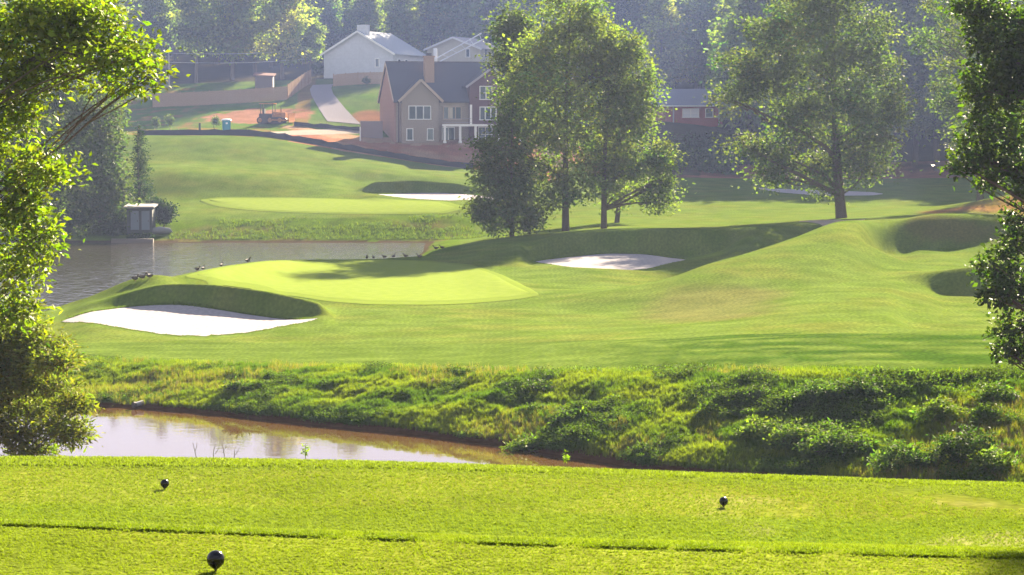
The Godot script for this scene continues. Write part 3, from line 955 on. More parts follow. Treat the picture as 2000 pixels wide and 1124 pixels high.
# ------------------------------------------------------------------ the scene
func _ready() -> void:
	rng.seed = 20240611
	nz.seed = 5; nz.frequency = 0.09; nz.fractal_octaves = 4
	nz2.seed = 9; nz2.frequency = 0.22; nz2.fractal_octaves = 3
	# camera
	var cam := Camera3D.new()
	cam.name = "camera"
	cam.fov = rad_to_deg(2.0 * atan(562.0 / F))
	cam.rotation.x = -PITCH
	cam.near = 0.5
	cam.far = 5000.0
	add_child(cam)
	# sky, sun, air
	var env := Environment.new()
	env.background_mode = Environment.BG_SKY
	var sm := ProceduralSkyMaterial.new()
	sm.sky_top_color = Color(0.48, 0.54, 0.66)
	sm.sky_horizon_color = Color(1.0, 0.985, 0.975)
	sm.sky_curve = 0.34
	sm.ground_horizon_color = Color(0.55, 0.58, 0.5)
	sm.ground_bottom_color = Color(0.2, 0.25, 0.12)
	sm.sky_energy_multiplier = 0.42
	sm.sun_angle_max = 30.0
	var sky := Sky.new()
	sky.sky_material = sm
	env.sky = sky
	env.tonemap_mode = Environment.TONE_MAPPER_LINEAR
	env.tonemap_exposure = 9.6
	env.fog_enabled = true
	env.fog_density = 0.00020
	env.fog_light_color = Color(0.74, 0.81, 1.0)
	env.volumetric_fog_enabled = true
	env.volumetric_fog_density = 0.0
	env.sdfgi_enabled = true
	env.ssao_enabled = true
	env.ssil_enabled = true
	var we := WorldEnvironment.new()
	we.name = "world_environment"
	we.environment = env
	add_child(we)
	var sun := DirectionalLight3D.new()
	sun.name = "sun"
	sun.light_energy = 1.6
	sun.light_color = Color(1.0, 0.93, 0.80)
	sun.light_angular_distance = 0.5
	sun.shadow_enabled = true
	var el := deg_to_rad(22.5); var az := deg_to_rad(18.0)
	var to_sun := Vector3(sin(az) * cos(el), sin(el), -cos(az) * cos(el))
	sun.basis = Basis.looking_at(-to_sun, Vector3.UP)
	add_child(sun)

	# the thicker blue haze that lies in the wooded valley beyond the lake
	var haze := FogVolume.new()
	haze.name = "valley_haze"
	haze.shape = RenderingServer.FOG_VOLUME_SHAPE_BOX
	haze.size = Vector3(420, 150, 560)
	haze.position = Vector3(0, 48, -560)
	var fm := FogMaterial.new()
	fm.density = 0.00032
	fm.albedo = Color(0.47, 0.60, 1.0)
	haze.material = fm
	add_child(haze)
	tag(haze, "thin blue haze over the wooded valley beyond the lake", "haze", "", "stuff")
	lay_out_ground()
	make_materials()
	setting()
	buildings()
	woods()
	near_plants()
	small_things()

func make_materials() -> void:
	var fine := noise_tex(512, 0.03, Color(0.66, 0.68, 0.62), Color(1.0, 1.0, 1.0), 3, 5)
	var coarse := noise_tex(512, 0.012, Color(0.80, 0.82, 0.78), Color(1, 1, 1), 4, 5)
	var turf := mat("turf", Color.WHITE, 1.0, 0.0, 0.0)
	turf.vertex_color_use_as_albedo = true
	turf.albedo_texture = fine
	turf.uv1_triplanar = true; turf.uv1_world_triplanar = true
	turf.uv1_scale = Vector3.ONE * 0.23
	turf.detail_enabled = true
	turf.detail_blend_mode = BaseMaterial3D.BLEND_MODE_MUL
	turf.detail_albedo = coarse
	turf.detail_uv_layer = BaseMaterial3D.DETAIL_UV_2
	turf.uv2_triplanar = true; turf.uv2_world_triplanar = true
	turf.uv2_scale = Vector3.ONE * 0.043
	turf.heightmap_enabled = true
	turf.heightmap_texture = noise_tex(512, 0.08, Color.BLACK, Color.WHITE, 6, 4)
	turf.heightmap_scale = 2.0
	textured("putting turf", Color.WHITE, noise_tex(256, 0.03, lin(0.130, 0.178, 0.028), lin(0.160, 0.204, 0.038), 7, 4), 0.12, 0.85)
	textured("sand", Color.WHITE, noise_tex(256, 0.03, lin(0.25, 0.23, 0.24), lin(0.39, 0.36, 0.375), 8, 4), 0.35, 0.9, mats["turf"].heightmap_texture, 3.0)
	textured("gravel", Color.WHITE, noise_tex(256, 0.06, lin(0.15, 0.135, 0.138), lin(0.27, 0.245, 0.25), 10, 4), 0.3, 0.95)
	textured("path", Color.WHITE, noise_tex(128, 0.05, lin(0.22, 0.185, 0.15), lin(0.32, 0.27, 0.22), 11, 4), 0.3, 0.95)
	textured("bark", Color.WHITE, noise_tex(256, 0.05, lin(0.055, 0.042, 0.035), lin(0.17, 0.13, 0.105), 12, 5), 0.9, 0.95, mats["turf"].heightmap_texture, 3.0)
	textured("grey bark", Color.WHITE, noise_tex(256, 0.05, lin(0.10, 0.085, 0.075), lin(0.24, 0.2, 0.17), 13, 5), 0.9, 0.95)
	leaf_mat("leaf", Color(0.9, 1.0, 0.48), 0.7, 0.18)
	leaf_mat("near leaf", Color(0.85, 1.0, 0.3), 0.6, 0.26)
	leaf_mat("blade", Color(0.9, 1.0, 0.3), 0.7, 0.15)
	leaf_mat("needle", Color(0.4, 0.5, 0.3), 0.6, 0.4)
	var pond := mat("pond water", lin(0.075, 0.04, 0.016), 0.03, 0.0, 0.55)
	pond.heightmap_enabled = true
	pond.heightmap_texture = noise_tex(256, 0.02, Color.BLACK, Color.WHITE, 14, 3)
	pond.heightmap_scale = 0.06
	pond.uv1_triplanar = true; pond.uv1_world_triplanar = true
	pond.uv1_scale = Vector3.ONE * 0.25
	var lake := mat("lake water", lin(0.04, 0.034, 0.026), 0.05, 0.0, 0.55)
	lake.heightmap_enabled = true
	lake.heightmap_texture = noise_tex(512, 0.03, Color.BLACK, Color.WHITE, 15, 4)
	lake.heightmap_scale = 12.0
	lake.uv1_triplanar = true; lake.uv1_world_triplanar = true
	lake.uv1_scale = Vector3.ONE * 0.045

func plate(x0: float, x1: float, d0: float, d1: float, y: float) -> ArrayMesh:
	var mb := Mb.new()
	mb.quad(Vector3(x0, y, -d0), Vector3(x0, y, -d1), Vector3(x1, y, -d1), Vector3(x1, y, -d0))
	return mb.done()

func setting() -> void:
	structure("ground", build_ground(), mats["turf"], "rolling mown golf course ground with tee, grassy bank and fairway mounds")
	structure("pond", plate(-60, 22, 50, 125, WATER), mats["pond water"], "smooth brown pond mirroring white sky below the near tee")
	structure("lake", plate(-200, 30, 125.01, 262, WATER + 0.002), mats["lake water"], "rippled grey lake behind the left bunker and the green")
	var m: Material = mats["putting turf"]
	var collar := textured("collar turf", Color.WHITE, noise_tex(256, 0.03, lin(0.108, 0.152, 0.022), lin(0.134, 0.174, 0.029), 17, 4), 0.12, 0.9)
	structure("green_collar", sheet([[362, 544, 540], [400, 551, 528], [440, 559, 521], [480, 566.5, 515.5], [560, 578.5, 509], [650, 590.5, 507.5], [750, 596.5, 507.5], [830, 597, 510.5], [900, 595, 516], [960, 590.5, 531], [1010, 586, 552], [1052, 579, 576]], 140, 205, 0.06, 40), collar, "slightly longer collar of turf round the near putting green")
	structure("far_green_collar", sheet([[392, 394.5, 391], [430, 405, 386.5], [520, 413.5, 386.5], [620, 417.5, 387.5], [760, 419.5, 389], [860, 418, 394], [906, 409, 405]], 262, 288, 0.09, 20), collar, "slightly longer collar of turf round the far putting green")
	structure("putting_green", sheet([[385, 541, 539], [430, 552, 527], [480, 560, 518.5], [560, 572, 512], [650, 583, 510], [750, 589, 509.5], [830, 589.5, 513], [900, 587.5, 520], [960, 583, 536], [1000, 580, 556], [1034, 576, 574]], 140, 205, 0.10, 40), m, "pale close mown putting green between the two near bunkers")
	structure("far_putting_green", sheet([[410, 394, 391.5], [450, 403, 388], [520, 411, 388.5], [620, 415, 389.5], [760, 417, 391], [850, 416, 396], [888, 409, 406]], 262, 286, 0.16, 20), m, "pale far putting green beyond the lake")
	var s: Material = mats["sand"]
	sand_in(0, [[116, 0, 1], [618, 0, 1]], "white sand bunker nearest the lake, below a dark grass face", s)
	sand_in(1, [[1046, 0, 1], [1340, 0, 1]], "white sand bunker under the tall trees, below a shaded face", s)
	sand_in(2, [[738, 0, 1], [985, 0, 1]], "small white sand bunker beside the far green", s)
	structure("sand_bunker", sheet([[1482, 369.5, 367.5], [1520, 376, 369.5], [1580, 381, 371.5], [1650, 383, 374], [1700, 382.5, 376], [1724, 380, 379]], 290, 345, 0.09, 8), s, "thin white sand crescent on the shaded far fairway")
	structure("gravel_patch", sheet([[1562, 434, 432.5], [1600, 438, 430.5], [1645, 438.5, 430], [1690, 432, 429]], 200, 245, 0.05, 12), mats["path"], "pale bare gravel patch at the foot of the big lone tree")
	structure("cart_path", sheet([[1895, 421.5, 419.5], [1930, 427, 421], [1990, 433, 426], [2080, 440, 432]], 196, 245, 0.06, 8), mats["path"], "pale cart path crossing behind the right mound")
	structure("driveway", lane([[241, 640, 706], [228, 632, 690], [214, 624, 676], [200, 616, 663], [186, 609, 652], [174, 606, 648], [166, 612, 652]], 346, 400, 0.06), mats["gravel"], "grey gravel driveway climbing to the wooden fences")
	structure("dirt_road", sheet([[520, 262, 258], [600, 264, 254.5], [680, 262, 250], [744, 258, 248]], 334, 365, 0.05, 8), mats["path"], "pale sandy track above the red earth bank")

func sand_in(which: int, ends: Array, label: String, m: Material) -> void:
	var x := PackedFloat32Array(); var a := PackedFloat32Array(); var b := PackedFloat32Array()
	var o: Dictionary = overlays[which]
	var n := 40
	for k in n:
		var px: float = lerpf(ends[0][0], ends[1][0], k / float(n - 1))
		var d0 := pchip(o.x, o.d[0], pchip_slopes(o.x, o.d[0]), px); var d1 := pchip(o.x, o.d[1], pchip_slopes(o.x, o.d[1]), px)
		var e := sin(PI * clampf(k / float(n - 1), 0, 1))
		var close := pow(e, 0.45)
		if which == 0:
			close = minf(close, 1.0)
		var rag := nz.get_noise_2d(px * 0.5, which * 40.0) * 0.5 + nz2.get_noise_2d(px * 0.4, which * 30.0) * 0.25
		d0 += rag
		x.append(px); a.append(lerpf((d0 + d1) * 0.5, d0, close)); b.append(lerpf((d0 + d1) * 0.5 + 0.05, d1 + 0.1, close))
	structure("sand_bunker", sheet_d(x, a, b, 0.05, 20, 3.0), m, label)
	var ma := pchip_slopes(x, a); var mb := pchip_slopes(x, b)
	for k in 1500:
		var px := rng.randf_range(x[0], x[n - 1])
		var near_ := k % 3 == 0
		var d := (pchip(x, a, ma, px) - absf(rng.randfn()) * 0.25) if near_ else (pchip(x, b, mb, px) + absf(rng.randfn()) * 0.12)
		lips.append([stand(g(px, d, -0.02), rng.randf_range(0.25, 0.6) * (0.6 if near_ else 1.0)), Color(0.85, 0.95, 0.8) * rng.randf_range(0.6, 1.05)])

func buildings() -> void:
	main_house()
	var wood_ := textured("cedar", Color.WHITE, noise_tex(128, 0.05, lin(0.27, 0.185, 0.115), lin(0.40, 0.28, 0.18), 51), 0.8)
	var post := mat("post wood", lin(0.26, 0.15, 0.09), 0.9)
	var wf := at(700, 146, 400)
	wf.y = ground_at(wf.x, 400)
	pale_house("white_house", "tall white house with pale grey roof and chimney behind the wooden fence", wf, -0.36, 12.6, 13, 4.1, 7.7, lin(0.55, 0.55, 0.56), lin(0.36, 0.37, 0.39), true, "white")
	var cf := at(886, 118, 418)
	pale_house("cream_house", "low cream house with pale roof behind the large brick house", cf, -0.4, 10.0, 9, 2.0, 3.9, lin(0.46, 0.43, 0.36), lin(0.38, 0.35, 0.35), false, "cream")
	# lifting boom: two pale rails that climb to the right
	var bo := thing("lifting_boom", "pale pair of sloping rails rising to the right behind the large house", "boom", at(845, 118, 396))
	for k in 2:
		var b := Mb.new()
		var p0 := at(845 + k * 14, 118 + k * 2, 396) - bo.position; var p1 := at(940 + k * 4, 65 + k * 12, 400) - bo.position
		b.bar(p0, p1, 0.16, 0.16)
		part("rail", b.done(), mat("pale metal", lin(0.55, 0.55, 0.6), 0.4, 0.2), bo)
	for k in 5:
		var b := Mb.new()
		var t := 0.2 + 0.19 * k
		b.bar(at(lerpf(845, 940, t), lerpf(118, 65, t), 398) - bo.position, at(lerpf(859, 944, t), lerpf(120, 77, t), 398) - bo.position, 0.08, 0.08)
		part("brace", b.done(), mats["pale metal"], bo)
	var mast := Mb.new()
	mast.box(at(850, 130, 397) - bo.position, Vector3(0.6, 6.0, 0.6))
	part("mast", mast.done(), mats["pale metal"], bo)
	# brick ranch house on the right
	var rp := at(1330, 240, 392)
	rp.y = ground_at(rp.x, 392) - 0.3
	var o := thing("ranch_house", "low red brick house with long blue grey roof behind bushes", "house", rp, -0.05)
	var rb := textured("ranch brick", Color.WHITE, noise_tex(128, 0.05, lin(0.2, 0.055, 0.045), lin(0.3, 0.09, 0.07), 61), 0.6)
	var w := Mb.new()
	w.box(Vector3(0, 1.5, -4), Vector3(13.5, 3.6, 8))
	part("wall", w.done(), rb, o)
	var r := Mb.new()
	r.slab(Vector3(-7.2, 5.9, -4), Vector3(7.2, 5.9, -4), Vector3(7.2, 3.15, 0.6), Vector3(-7.2, 3.15, 0.6), Vector3(0, -0.18, 0))
	r.slab(Vector3(-7.2, 5.9, -4.003), Vector3(7.2, 5.9, -4.003), Vector3(7.2, 3.15, -8.6), Vector3(-7.2, 3.15, -8.6), Vector3(0, -0.18, 0))
	var rr := part("roof", r.done(), textured("slate roof", Color.WHITE, noise_tex(128, 0.06, lin(0.12, 0.13, 0.17), lin(0.18, 0.19, 0.24), 62), 0.6, 0.7), o)
	var vt := Mb.new()
	vt.tube([Vector3(-5.5, 5.2, -3), Vector3(-5.5, 6.2, -3)], [0.12, 0.12], 8)
	part("vent_pipe", vt.done(), mat("pale metal", lin(0.55, 0.55, 0.6), 0.4, 0.2), rr)
	var glass: Material = mats["house glass"]
	window_in(o, 1.6, 1.9, 2.7, 1.5, 0.0, 2, mat("bright blind", lin(0.6, 0.6, 0.62), 0.5), mats["white trim"], true)
	window_in(o, 4.6, 1.9, 1.3, 1.5, 0.0, 1, glass, mats["white trim"])
	var fz := Mb.new()
	fz.box(Vector3(0, 3.05, 0.62), Vector3(14.4, 0.16, 0.06))
	part("fascia", fz.done(), mats["white trim"], o)
	for x in [-1.2, 6.2]:
		var c := Mb.new()
		c.box(Vector3(x, 1.4, 0.06), Vector3(0.25, 3.2, 0.12))
		part("corner_board", c.done(), mat("grey board", lin(0.3, 0.28, 0.3)), o)
	# boathouse on the shore
	var bp := at(270, 466, 255)
	bp.y = ground_at(bp.x, 256.5)
	var bh := thing("boathouse", "small dark boathouse with flat pale roof and two doors on the lake shore", "boathouse", bp)
	var bw := Mb.new()
	bw.box(Vector3(0.1, 1.35, -1.3), Vector3(2.7, 2.7, 2.4))
	part("wall", bw.done(), mat("dark boards", lin(0.05, 0.055, 0.06)), bh)
	var brf := Mb.new()
	brf.slab(Vector3(-1.5, 2.95, 0.35), Vector3(1.7, 2.95, 0.35), Vector3(1.7, 3.15, -2.9), Vector3(-1.5, 3.15, -2.9), Vector3(0, -0.16, 0))
	part("roof", brf.done(), mat("pale sheet", lin(0.22, 0.2, 0.2), 0.7), bh)
	for x in [-0.4, 0.75]:
		var dr := Mb.new()
		dr.box(Vector3(x, 1.45, -0.05), Vector3(0.85, 2.0, 0.1))
		var door := part("door", dr.done(), mat("blue grey door", lin(0.12, 0.145, 0.18), 0.7), bh)
		var hnd := Mb.new()
		hnd.box(Vector3(x + 0.3, 1.4, 0.03), Vector3(0.05, 0.2, 0.05))
		part("handle", hnd.done(), mats["iron"], door)
	var sp := at(258, 471, 251.6)
	var dock := Mb.new()
	dock.box(Vector3.ZERO, Vector3(4.4, 0.55, 0.5))
	var dk := solo("shore_wall", dock.done(), mat("old timber", lin(0.14, 0.115, 0.1)))
	dk.position = Vector3(sp.x, WATER + 0.15, sp.z)
	tag(dk, "low weathered timber wall along the water below the boathouse", "wall")
	var bt := at(312, 452, 256)
	bt.y = ground_at(bt.x, 256) + 0.25
	var boat := thing("rowing_boat", "pale upturned rowing boat lying on the shore by the boathouse", "boat", bt, 0.3)
	var hl := Mb.new()
	hl.tube([Vector3(-1.3, 0, 0), Vector3(-1.0, 0.12, 0), Vector3(0, 0.2, 0), Vector3(1.0, 0.12, 0), Vector3(1.35, 0, 0)], [0.03, 0.3, 0.42, 0.32, 0.03], 10)
	part("hull", hl.done(), mat("boat grey", lin(0.18, 0.18, 0.19), 0.6), boat)
	# wooden fences
	fence("wooden_fence", "long brown board fence across the slope left of the driveway", [g(300, 374), g(380, 374.5), g(470, 375), g(562, 376)], 2.1, wood_, post)
	fence("wooden_fence", "short sunlit board fence running uphill to the driveway", [g(563, 377), g(609, 394)], 2.2, wood_, post)
	fence("wooden_fence", "brown board fence right of the driveway below the white house", [g(652, 388), g(700, 389), g(748, 389)], 1.9, wood_, post)
	var fabric := mat("black fabric", lin(0.018, 0.017, 0.022), 0.7)
	silt_fence("long sagging black silt fence between the golf course and the red earth", [g(272, 330), g(350, 330), g(420, 330.5), g(500, 331), g(600, 331), g(700, 330), g(800, 329), g(940, 328.5)], 0.8, fabric, post)
	silt_fence("short black silt fence below the end of the driveway", [g(575, 349), g(640, 351), g(700, 352), g(746, 352)], 0.6, fabric, post)
	# low retaining wall and a pale post left of the house
	var rw := g(726, 348)
	var wl := thing("retaining_wall", "grey retaining wall joining the left side of the large house", "wall", rw)
	var wb := Mb.new()
	wb.box(Vector3(0, 1.0, 0), Vector3(3.2, 2.6, 0.4))
	part("wall_face", wb.done(), mat("grey block", lin(0.2, 0.16, 0.16), 0.9), wl)
	var wc := Mb.new()
	wc.box(Vector3(0, 2.35, 0), Vector3(3.3, 0.1, 0.5))
	part("coping", wc.done(), mat("coping", lin(0.28, 0.24, 0.24), 0.9), wl)
	var ppm := Mb.new()
	ppm.tube([Vector3(0, -0.2, 0), Vector3(0, 2.0, 0), Vector3(0, 2.05, 0)], [0.09, 0.08, 0.02], 8)
	var mp := solo("marker_post", ppm.done(), mats["white trim"])
	mp.position = g(704, 344)
	tag(mp, "slim white post standing on the red earth beside the retaining wall", "post")
	# shed behind the fence
	var sh := thing("garden_shed", "low shed with red brown roof behind the long board fence", "shed", g(518, 384))
	var s1 := Mb.new()
	s1.box(Vector3(0, 1.4, 0), Vector3(2.8, 2.8, 2.2))
	part("wall", s1.done(), mat("shed wall", lin(0.11, 0.095, 0.09)), sh)
	var s2 := Mb.new()
	s2.slab(Vector3(-1.7, 3.0, 1.4), Vector3(1.7, 2.85, 1.4), Vector3(1.7, 3.3, -1.4), Vector3(-1.7, 3.45, -1.4), Vector3(0, -0.12, 0))
	part("roof", s2.done(), mat("shed roof", lin(0.16, 0.09, 0.075), 0.9, 0.0, 0.1), sh)
	# overhead wires with a pole at their end
	var pole := thing("utility_pole", "thin pale utility pole at the wood edge carrying two wires", "utility pole", g(332, 398))
	var pm := Mb.new()
	pm.tube([Vector3(0, -0.5, 0), Vector3(0, 5.6, 0)], [0.16, 0.12], 8)
	part("pole", pm.done(), mat("pale pole", lin(0.3, 0.27, 0.27), 0.8), pole)
	for k in 2:
		var wr := Mb.new()
		var pts := []
		var y0 := 5.4 - k * 1.5
		for s in 13:
			var t := s / 12.0
			pts.append(Vector3(t * 22.0, y0 - sin(PI * t) * 0.35 + t * 0.6, -t * 4.0))
		wr.tube(pts, taper(0.035, 0.035, 13), 5)
		part("wire", wr.done(), mat("wire grey", lin(0.4, 0.4, 0.45), 0.5), pole)

func woods() -> void:
	rng.seed = 77
	var tall := "tall leafy tree in the hazy wood on the hill behind the houses"
	# prototypes
	var protos := []
	var tints := [Color(0.15, 0.20, 0.05), Color(0.20, 0.24, 0.06), Color(0.10, 0.145, 0.04), Color(0.27, 0.29, 0.07), Color(0.14, 0.19, 0.055), Color(0.31, 0.31, 0.11)]
	for k in 6:
		var h := 24.0
		var blobs := broad_blobs(h, rng.randf_range(9.0, 12.5), [0.2, 0.3, 0.15, 0.22, 0.35, 0.18][k], 15)
		var o := tree("forest_tree", "", Vector3.ZERO, Vector3(rng.randfn() * 0.4, h * 0.95, rng.randfn() * 0.4), 0.34, blobs, 7600, 76, 1.8, 0.72, 0.62, tints[k], "", "grey bark" if k % 2 else "bark", 2)
		protos.append(o)
	for k in 2:
		var o := tree("forest_pine", "", Vector3.ZERO, Vector3(0, 26, 0), 0.32, pine_blobs(26, 8.5, 0.35, 22), 5200, 13, 0.8, 0.6, 0.22, Color(0.035, 0.06, 0.025), "", "bark", 1)
		protos.append(o)
	var used := {}
	var zones := [
		["in the wood above the long board fence", "trees above the board fence", -120, 590, 405, 470],
		["in the wood behind the white house", "trees behind the white house", 600, 960, 428, 500],
		["in the wood above the low brick house", "trees above the low brick house", 960, 1420, 430, 500],
		["in the wood above the red bank", "trees above the red bank", 1400, 2300, 384, 470],
		["on the far wooded hill", "trees filling the far hill", -250, 2300, 500, 690]]
	var spots := []
	for z in zones:
		var tries := 260 if z[4] < 480 else 280
		var gap := 8.0 if z[4] < 480 else 8.5
		for t in tries:
			var d := rng.randf_range(z[4], z[5])
			var px := rng.randf_range(z[2], z[3])
			var x := (px - 1000.0) / F * d
			# keep clear of the houses
			if d < 432 and px > 600 and px < 960: continue
			if d < 444 and px > 350 and px < 650: continue
			if d < 412 and px > 1240 and px < 1420: continue
			var ok := true
			for s in spots:
				if Vector2(s.x - x, s.y - d).length() < gap:
					ok = false
					break
			if ok: spots.append(Vector3(x, d, zones.find(z)))
	spots.sort_custom(func(p, q): return p.x / p.y < q.x / q.y)
	var count := [0, 0, 0, 0, 0]
	for s in spots:
		var z: Array = zones[int(s.z)]
		count[int(s.z)] += 1
		var pick := rng.randi_range(0, 7)
		if pick >= 6 and rng.randf() < 0.5: pick = rng.randi_range(0, 5)
		var o: Node3D = protos[pick]
		var px := px_of(s.x, s.y)
		var k := rng.randf_range(0.85, 1.22)
		if px < 960: k = minf(k, ((585.0 + 0.36 * maxf(px - 220.0, 0.0)) / F * s.y - 25.0 - ground_at(s.x, s.y)) / 24.5 * rng.randf_range(0.88, 1.0))
		if px > 540 and px < 860 and s.y < 470: k *= 0.62
		var where := Vector3(s.x, ground_at(s.x, s.y) - 0.2, -s.y)
		var look: String = ["mid green tree", "fresh green tree", "dark green tree", "yellow green tree", "bluish green tree", "pale green tree", "dark pine", "dark pine"][pick]
		var label: String = "%s %s, %s from the left" % [look, z[0], nth(count[int(s.z)])]
		var group: String = z[1].replace("trees", "pines") if pick >= 6 else z[1]
		if not used.has(pick):
			used[pick] = true
			o.position = where; o.rotation.y = rng.randf() * TAU; o.scale = Vector3.ONE * k
			tag(o, label, "tree", group)
		else:
			copy(o, "forest_pine" if pick >= 6 else "forest_tree", label, where, rng.randf() * TAU, Vector3(k * rng.randf_range(0.9, 1.1), k, k * rng.randf_range(0.9, 1.1)), group)
	for k in protos.size():
		if not used.has(k): protos[k].queue_free()
	# single trees that stand out at the edge of the wood
	for e in [[385, 170, 402, 1, 0.82, "mid green tree behind the left part of the board fence"], [500, 168, 412, 0, 0.86, "darker green tree between the two pale trees behind the board fence"], [608, 160, 409, 1, 0.5, "small mid green tree left of the white house gable"], [455, 166, 404, 3, 0.88, "pale green tree with a full crown behind the board fence, left of the dark trunk"], [553, 166, 403, 5, 0.92, "pale yellow green tree with a tall dark trunk behind the end of the board fence"], [720, 140, 440, 1, 0.66, "mid green tree rising directly behind the ridge of the white house"], [835, 130, 445, 5, 0.75, "pale greyish tree between the white house and the cream house"], [1290, 190, 428, 3, 0.92, "yellow green tree top over the roof of the low brick house"], [1420, 235, 405, 3, 0.62, "yellow green tree beside the low brick house, left of the big lone tree"]]:
		copy(protos[e[3]], "woodland_tree", e[5], g(e[0], e[2], -0.2), rng.randf() * TAU, Vector3.ONE * e[4])
	# trees outside the frame on the right that throw the shade on the far fairway and the right mound
	var k3 := 0
	for e in [[2040, 232, 0.8], [2130, 240, 0.9], [2250, 222, 0.85], [2075, 190, 0.62], [2330, 250, 1.0], [2180, 205, 0.7], [2150, 345, 1.3], [2050, 330, 1.3], [2260, 330, 1.3], [2350, 300, 1.2], [2240, 285, 1.2]]:
		k3 += 1
		copy(protos[rng.randi_range(0, 4)], "fairway_tree", "tall tree outside the view right of the fairway, %s of its kind" % nth(k3), g(e[0], e[1], -0.2), rng.randf() * TAU, Vector3.ONE * e[2])
	var k4 := 0
	for e in [[1985, 352], [1930, 366], [1878, 370], [1830, 367], [1786, 371], [1735, 368], [1690, 371], [1640, 367], [1596, 370], [1550, 367], [1505, 371], [1460, 372]]:
		k4 += 1
		copy(protos[[0, 4, 2, 4, 0, 4][k4 % 6]], "fairway_tree", "dark tree at the foot of the red bank, %s from the right end" % nth(k4), g(e[0], e[1], -0.2), rng.randf() * TAU, Vector3.ONE * rng.randf_range(1.28, 1.4))
	# the big trees behind the second bunker
	rng.seed = 301
	var dk := Color(0.14, 0.172, 0.054)
	var md := Color(0.168, 0.198, 0.058)
	var b1 := g(1105, 222, -0.1)
	tree("bunker_tree", "tall leafy tree above the middle of the second bunker, left trunk of two", b1, Vector3(0.4, 20.5, 0), 0.32, seen_blobs(b1, 222, [[1110, 20, 55, 60, 0], [1085, 95, 70, 60, 1], [1150, 70, 60, 55, -1], [1070, 170, 80, 60, -1], [1140, 160, 70, 60, 1], [1060, 255, 85, 60, 1], [1120, 250, 70, 60, -2], [1080, 335, 95, 50, 0], [1120, 370, 60, 35, -1], [1020, 300, 55, 50, 0], [1095, -25, 40, 35, 0], [1060, 400, 40, 22, 0], [1040, 110, 40, 50, 1], [1020, 200, 45, 50, -1], [1180, 120, 50, 50, 0]]), 30000, 75, 1.2, 0.33, 0.6, md, "", "bark", 3)
	var b2 := g(1180, 224, -0.1)
	tree("bunker_tree", "tall leafy tree leaning over the second bunker with low branches, right trunk of two", b2, Vector3(0.8, 17.5, 0), 0.27, seen_blobs(b2, 224, [[1190, 110, 55, 55, 0], [1165, 30, 35, 40, 0], [1225, 165, 50, 50, 1], [1185, 215, 60, 50, -1], [1235, 250, 45, 50, 0], [1200, 310, 70, 45, 1], [1255, 320, 45, 45, -1], [1275, 365, 40, 30, 0], [1210, 370, 50, 25, 0], [1160, 330, 40, 40, 0], [1285, 395, 24, 18, 0], [1248, 140, 30, 30, 0], [1262, 205, 30, 40, 0], [1290, 300, 26, 30, 0], [1225, 90, 34, 34, 0], [1300, 345, 24, 22, 0]]), 25000, 70, 1.15, 0.33, 0.6, dk, "", "bark", 3)
	var b3 := g(1204, 246, -0.1)
	tree("bunker_tree", "slimmer tree just behind the right trunk above the second bunker", b3, Vector3(0.2, 14, 0), 0.24, seen_blobs(b3, 246, [[1215, 200, 45, 60, 0], [1195, 285, 55, 45, 0], [1235, 330, 50, 40, 0], [1205, 380, 40, 25, 0]]), 7000, 75, 1.2, 0.36, 0.6, dk, "", "bark", 2)
	var b4 := g(1000, 219, -0.1)
	tree("bunker_tree", "dark dense tree with foliage down to the grass, leftmost of the tree group", b4, Vector3(0.1, 12.5, 0), 0.2, seen_blobs(b4, 219, [[985, 290, 40, 45, 0], [970, 350, 45, 35, 0], [1010, 345, 45, 40, 1], [960, 405, 40, 28, 0], [1005, 400, 50, 35, -1], [985, 435, 55, 18, 0], [1035, 425, 30, 22, 0], [990, 240, 30, 36, 0], [948, 340, 26, 34, 0], [945, 410, 26, 26, 0], [950, 290, 24, 24, 0]]), 15000, 60, 0.95, 0.31, 0.6, Color(0.10, 0.13, 0.038), "", "bark", 2)
	var b5 := g(1028, 232, -0.1)
	tree("bunker_tree", "tall pale tree behind the dark dense one, reaching over the house roof", b5, Vector3(-0.9, 19.0, 0), 0.24, seen_blobs(b5, 232, [[1002, 60, 32, 42, 0], [995, 125, 34, 40, 0], [1030, 140, 36, 48, 0], [1000, 190, 24, 34, 0], [1035, 225, 40, 42, 0], [965, 120, 14, 14, 0]]), 11000, 75, 1.2, 0.36, 0.6, Color(0.095, 0.125, 0.035), "", "bark", 2)
	# the lone tree on the right
	rng.seed = 302
	var r1 := g(1645, 240, -0.1)
	tree("lone_tree", "big lone tree with a thick straight trunk and a wide dark crown", r1, Vector3(-0.9, 21.5, 0), 0.5, seen_blobs(r1, 240, [[1590, 20, 95, 60, 0], [1500, 75, 65, 50, 1], [1690, 60, 50, 55, 0], [1585, 110, 90, 60, -2], [1705, 135, 60, 55, 0], [1455, 135, 60, 42, 0], [1510, 165, 70, 50, -1], [1640, 190, 85, 55, -2], [1725, 215, 45, 55, 1], [1430, 195, 45, 30, 0], [1560, 240, 80, 55, 0], [1690, 275, 60, 45, 0], [1520, 305, 40, 38, 0], [1590, 325, 45, 40, 1], [1690, 325, 45, 30, 0], [1455, 285, 42, 22, 0], [1500, 345, 28, 22, 0], [1610, 365, 24, 22, 0], [1640, -30, 80, 40, 0]]), 46000, 85, 1.35, 0.36, 0.6, Color(0.108, 0.135, 0.05), "", "bark", 4)
	var r2 := g(1915, 258, -0.1)
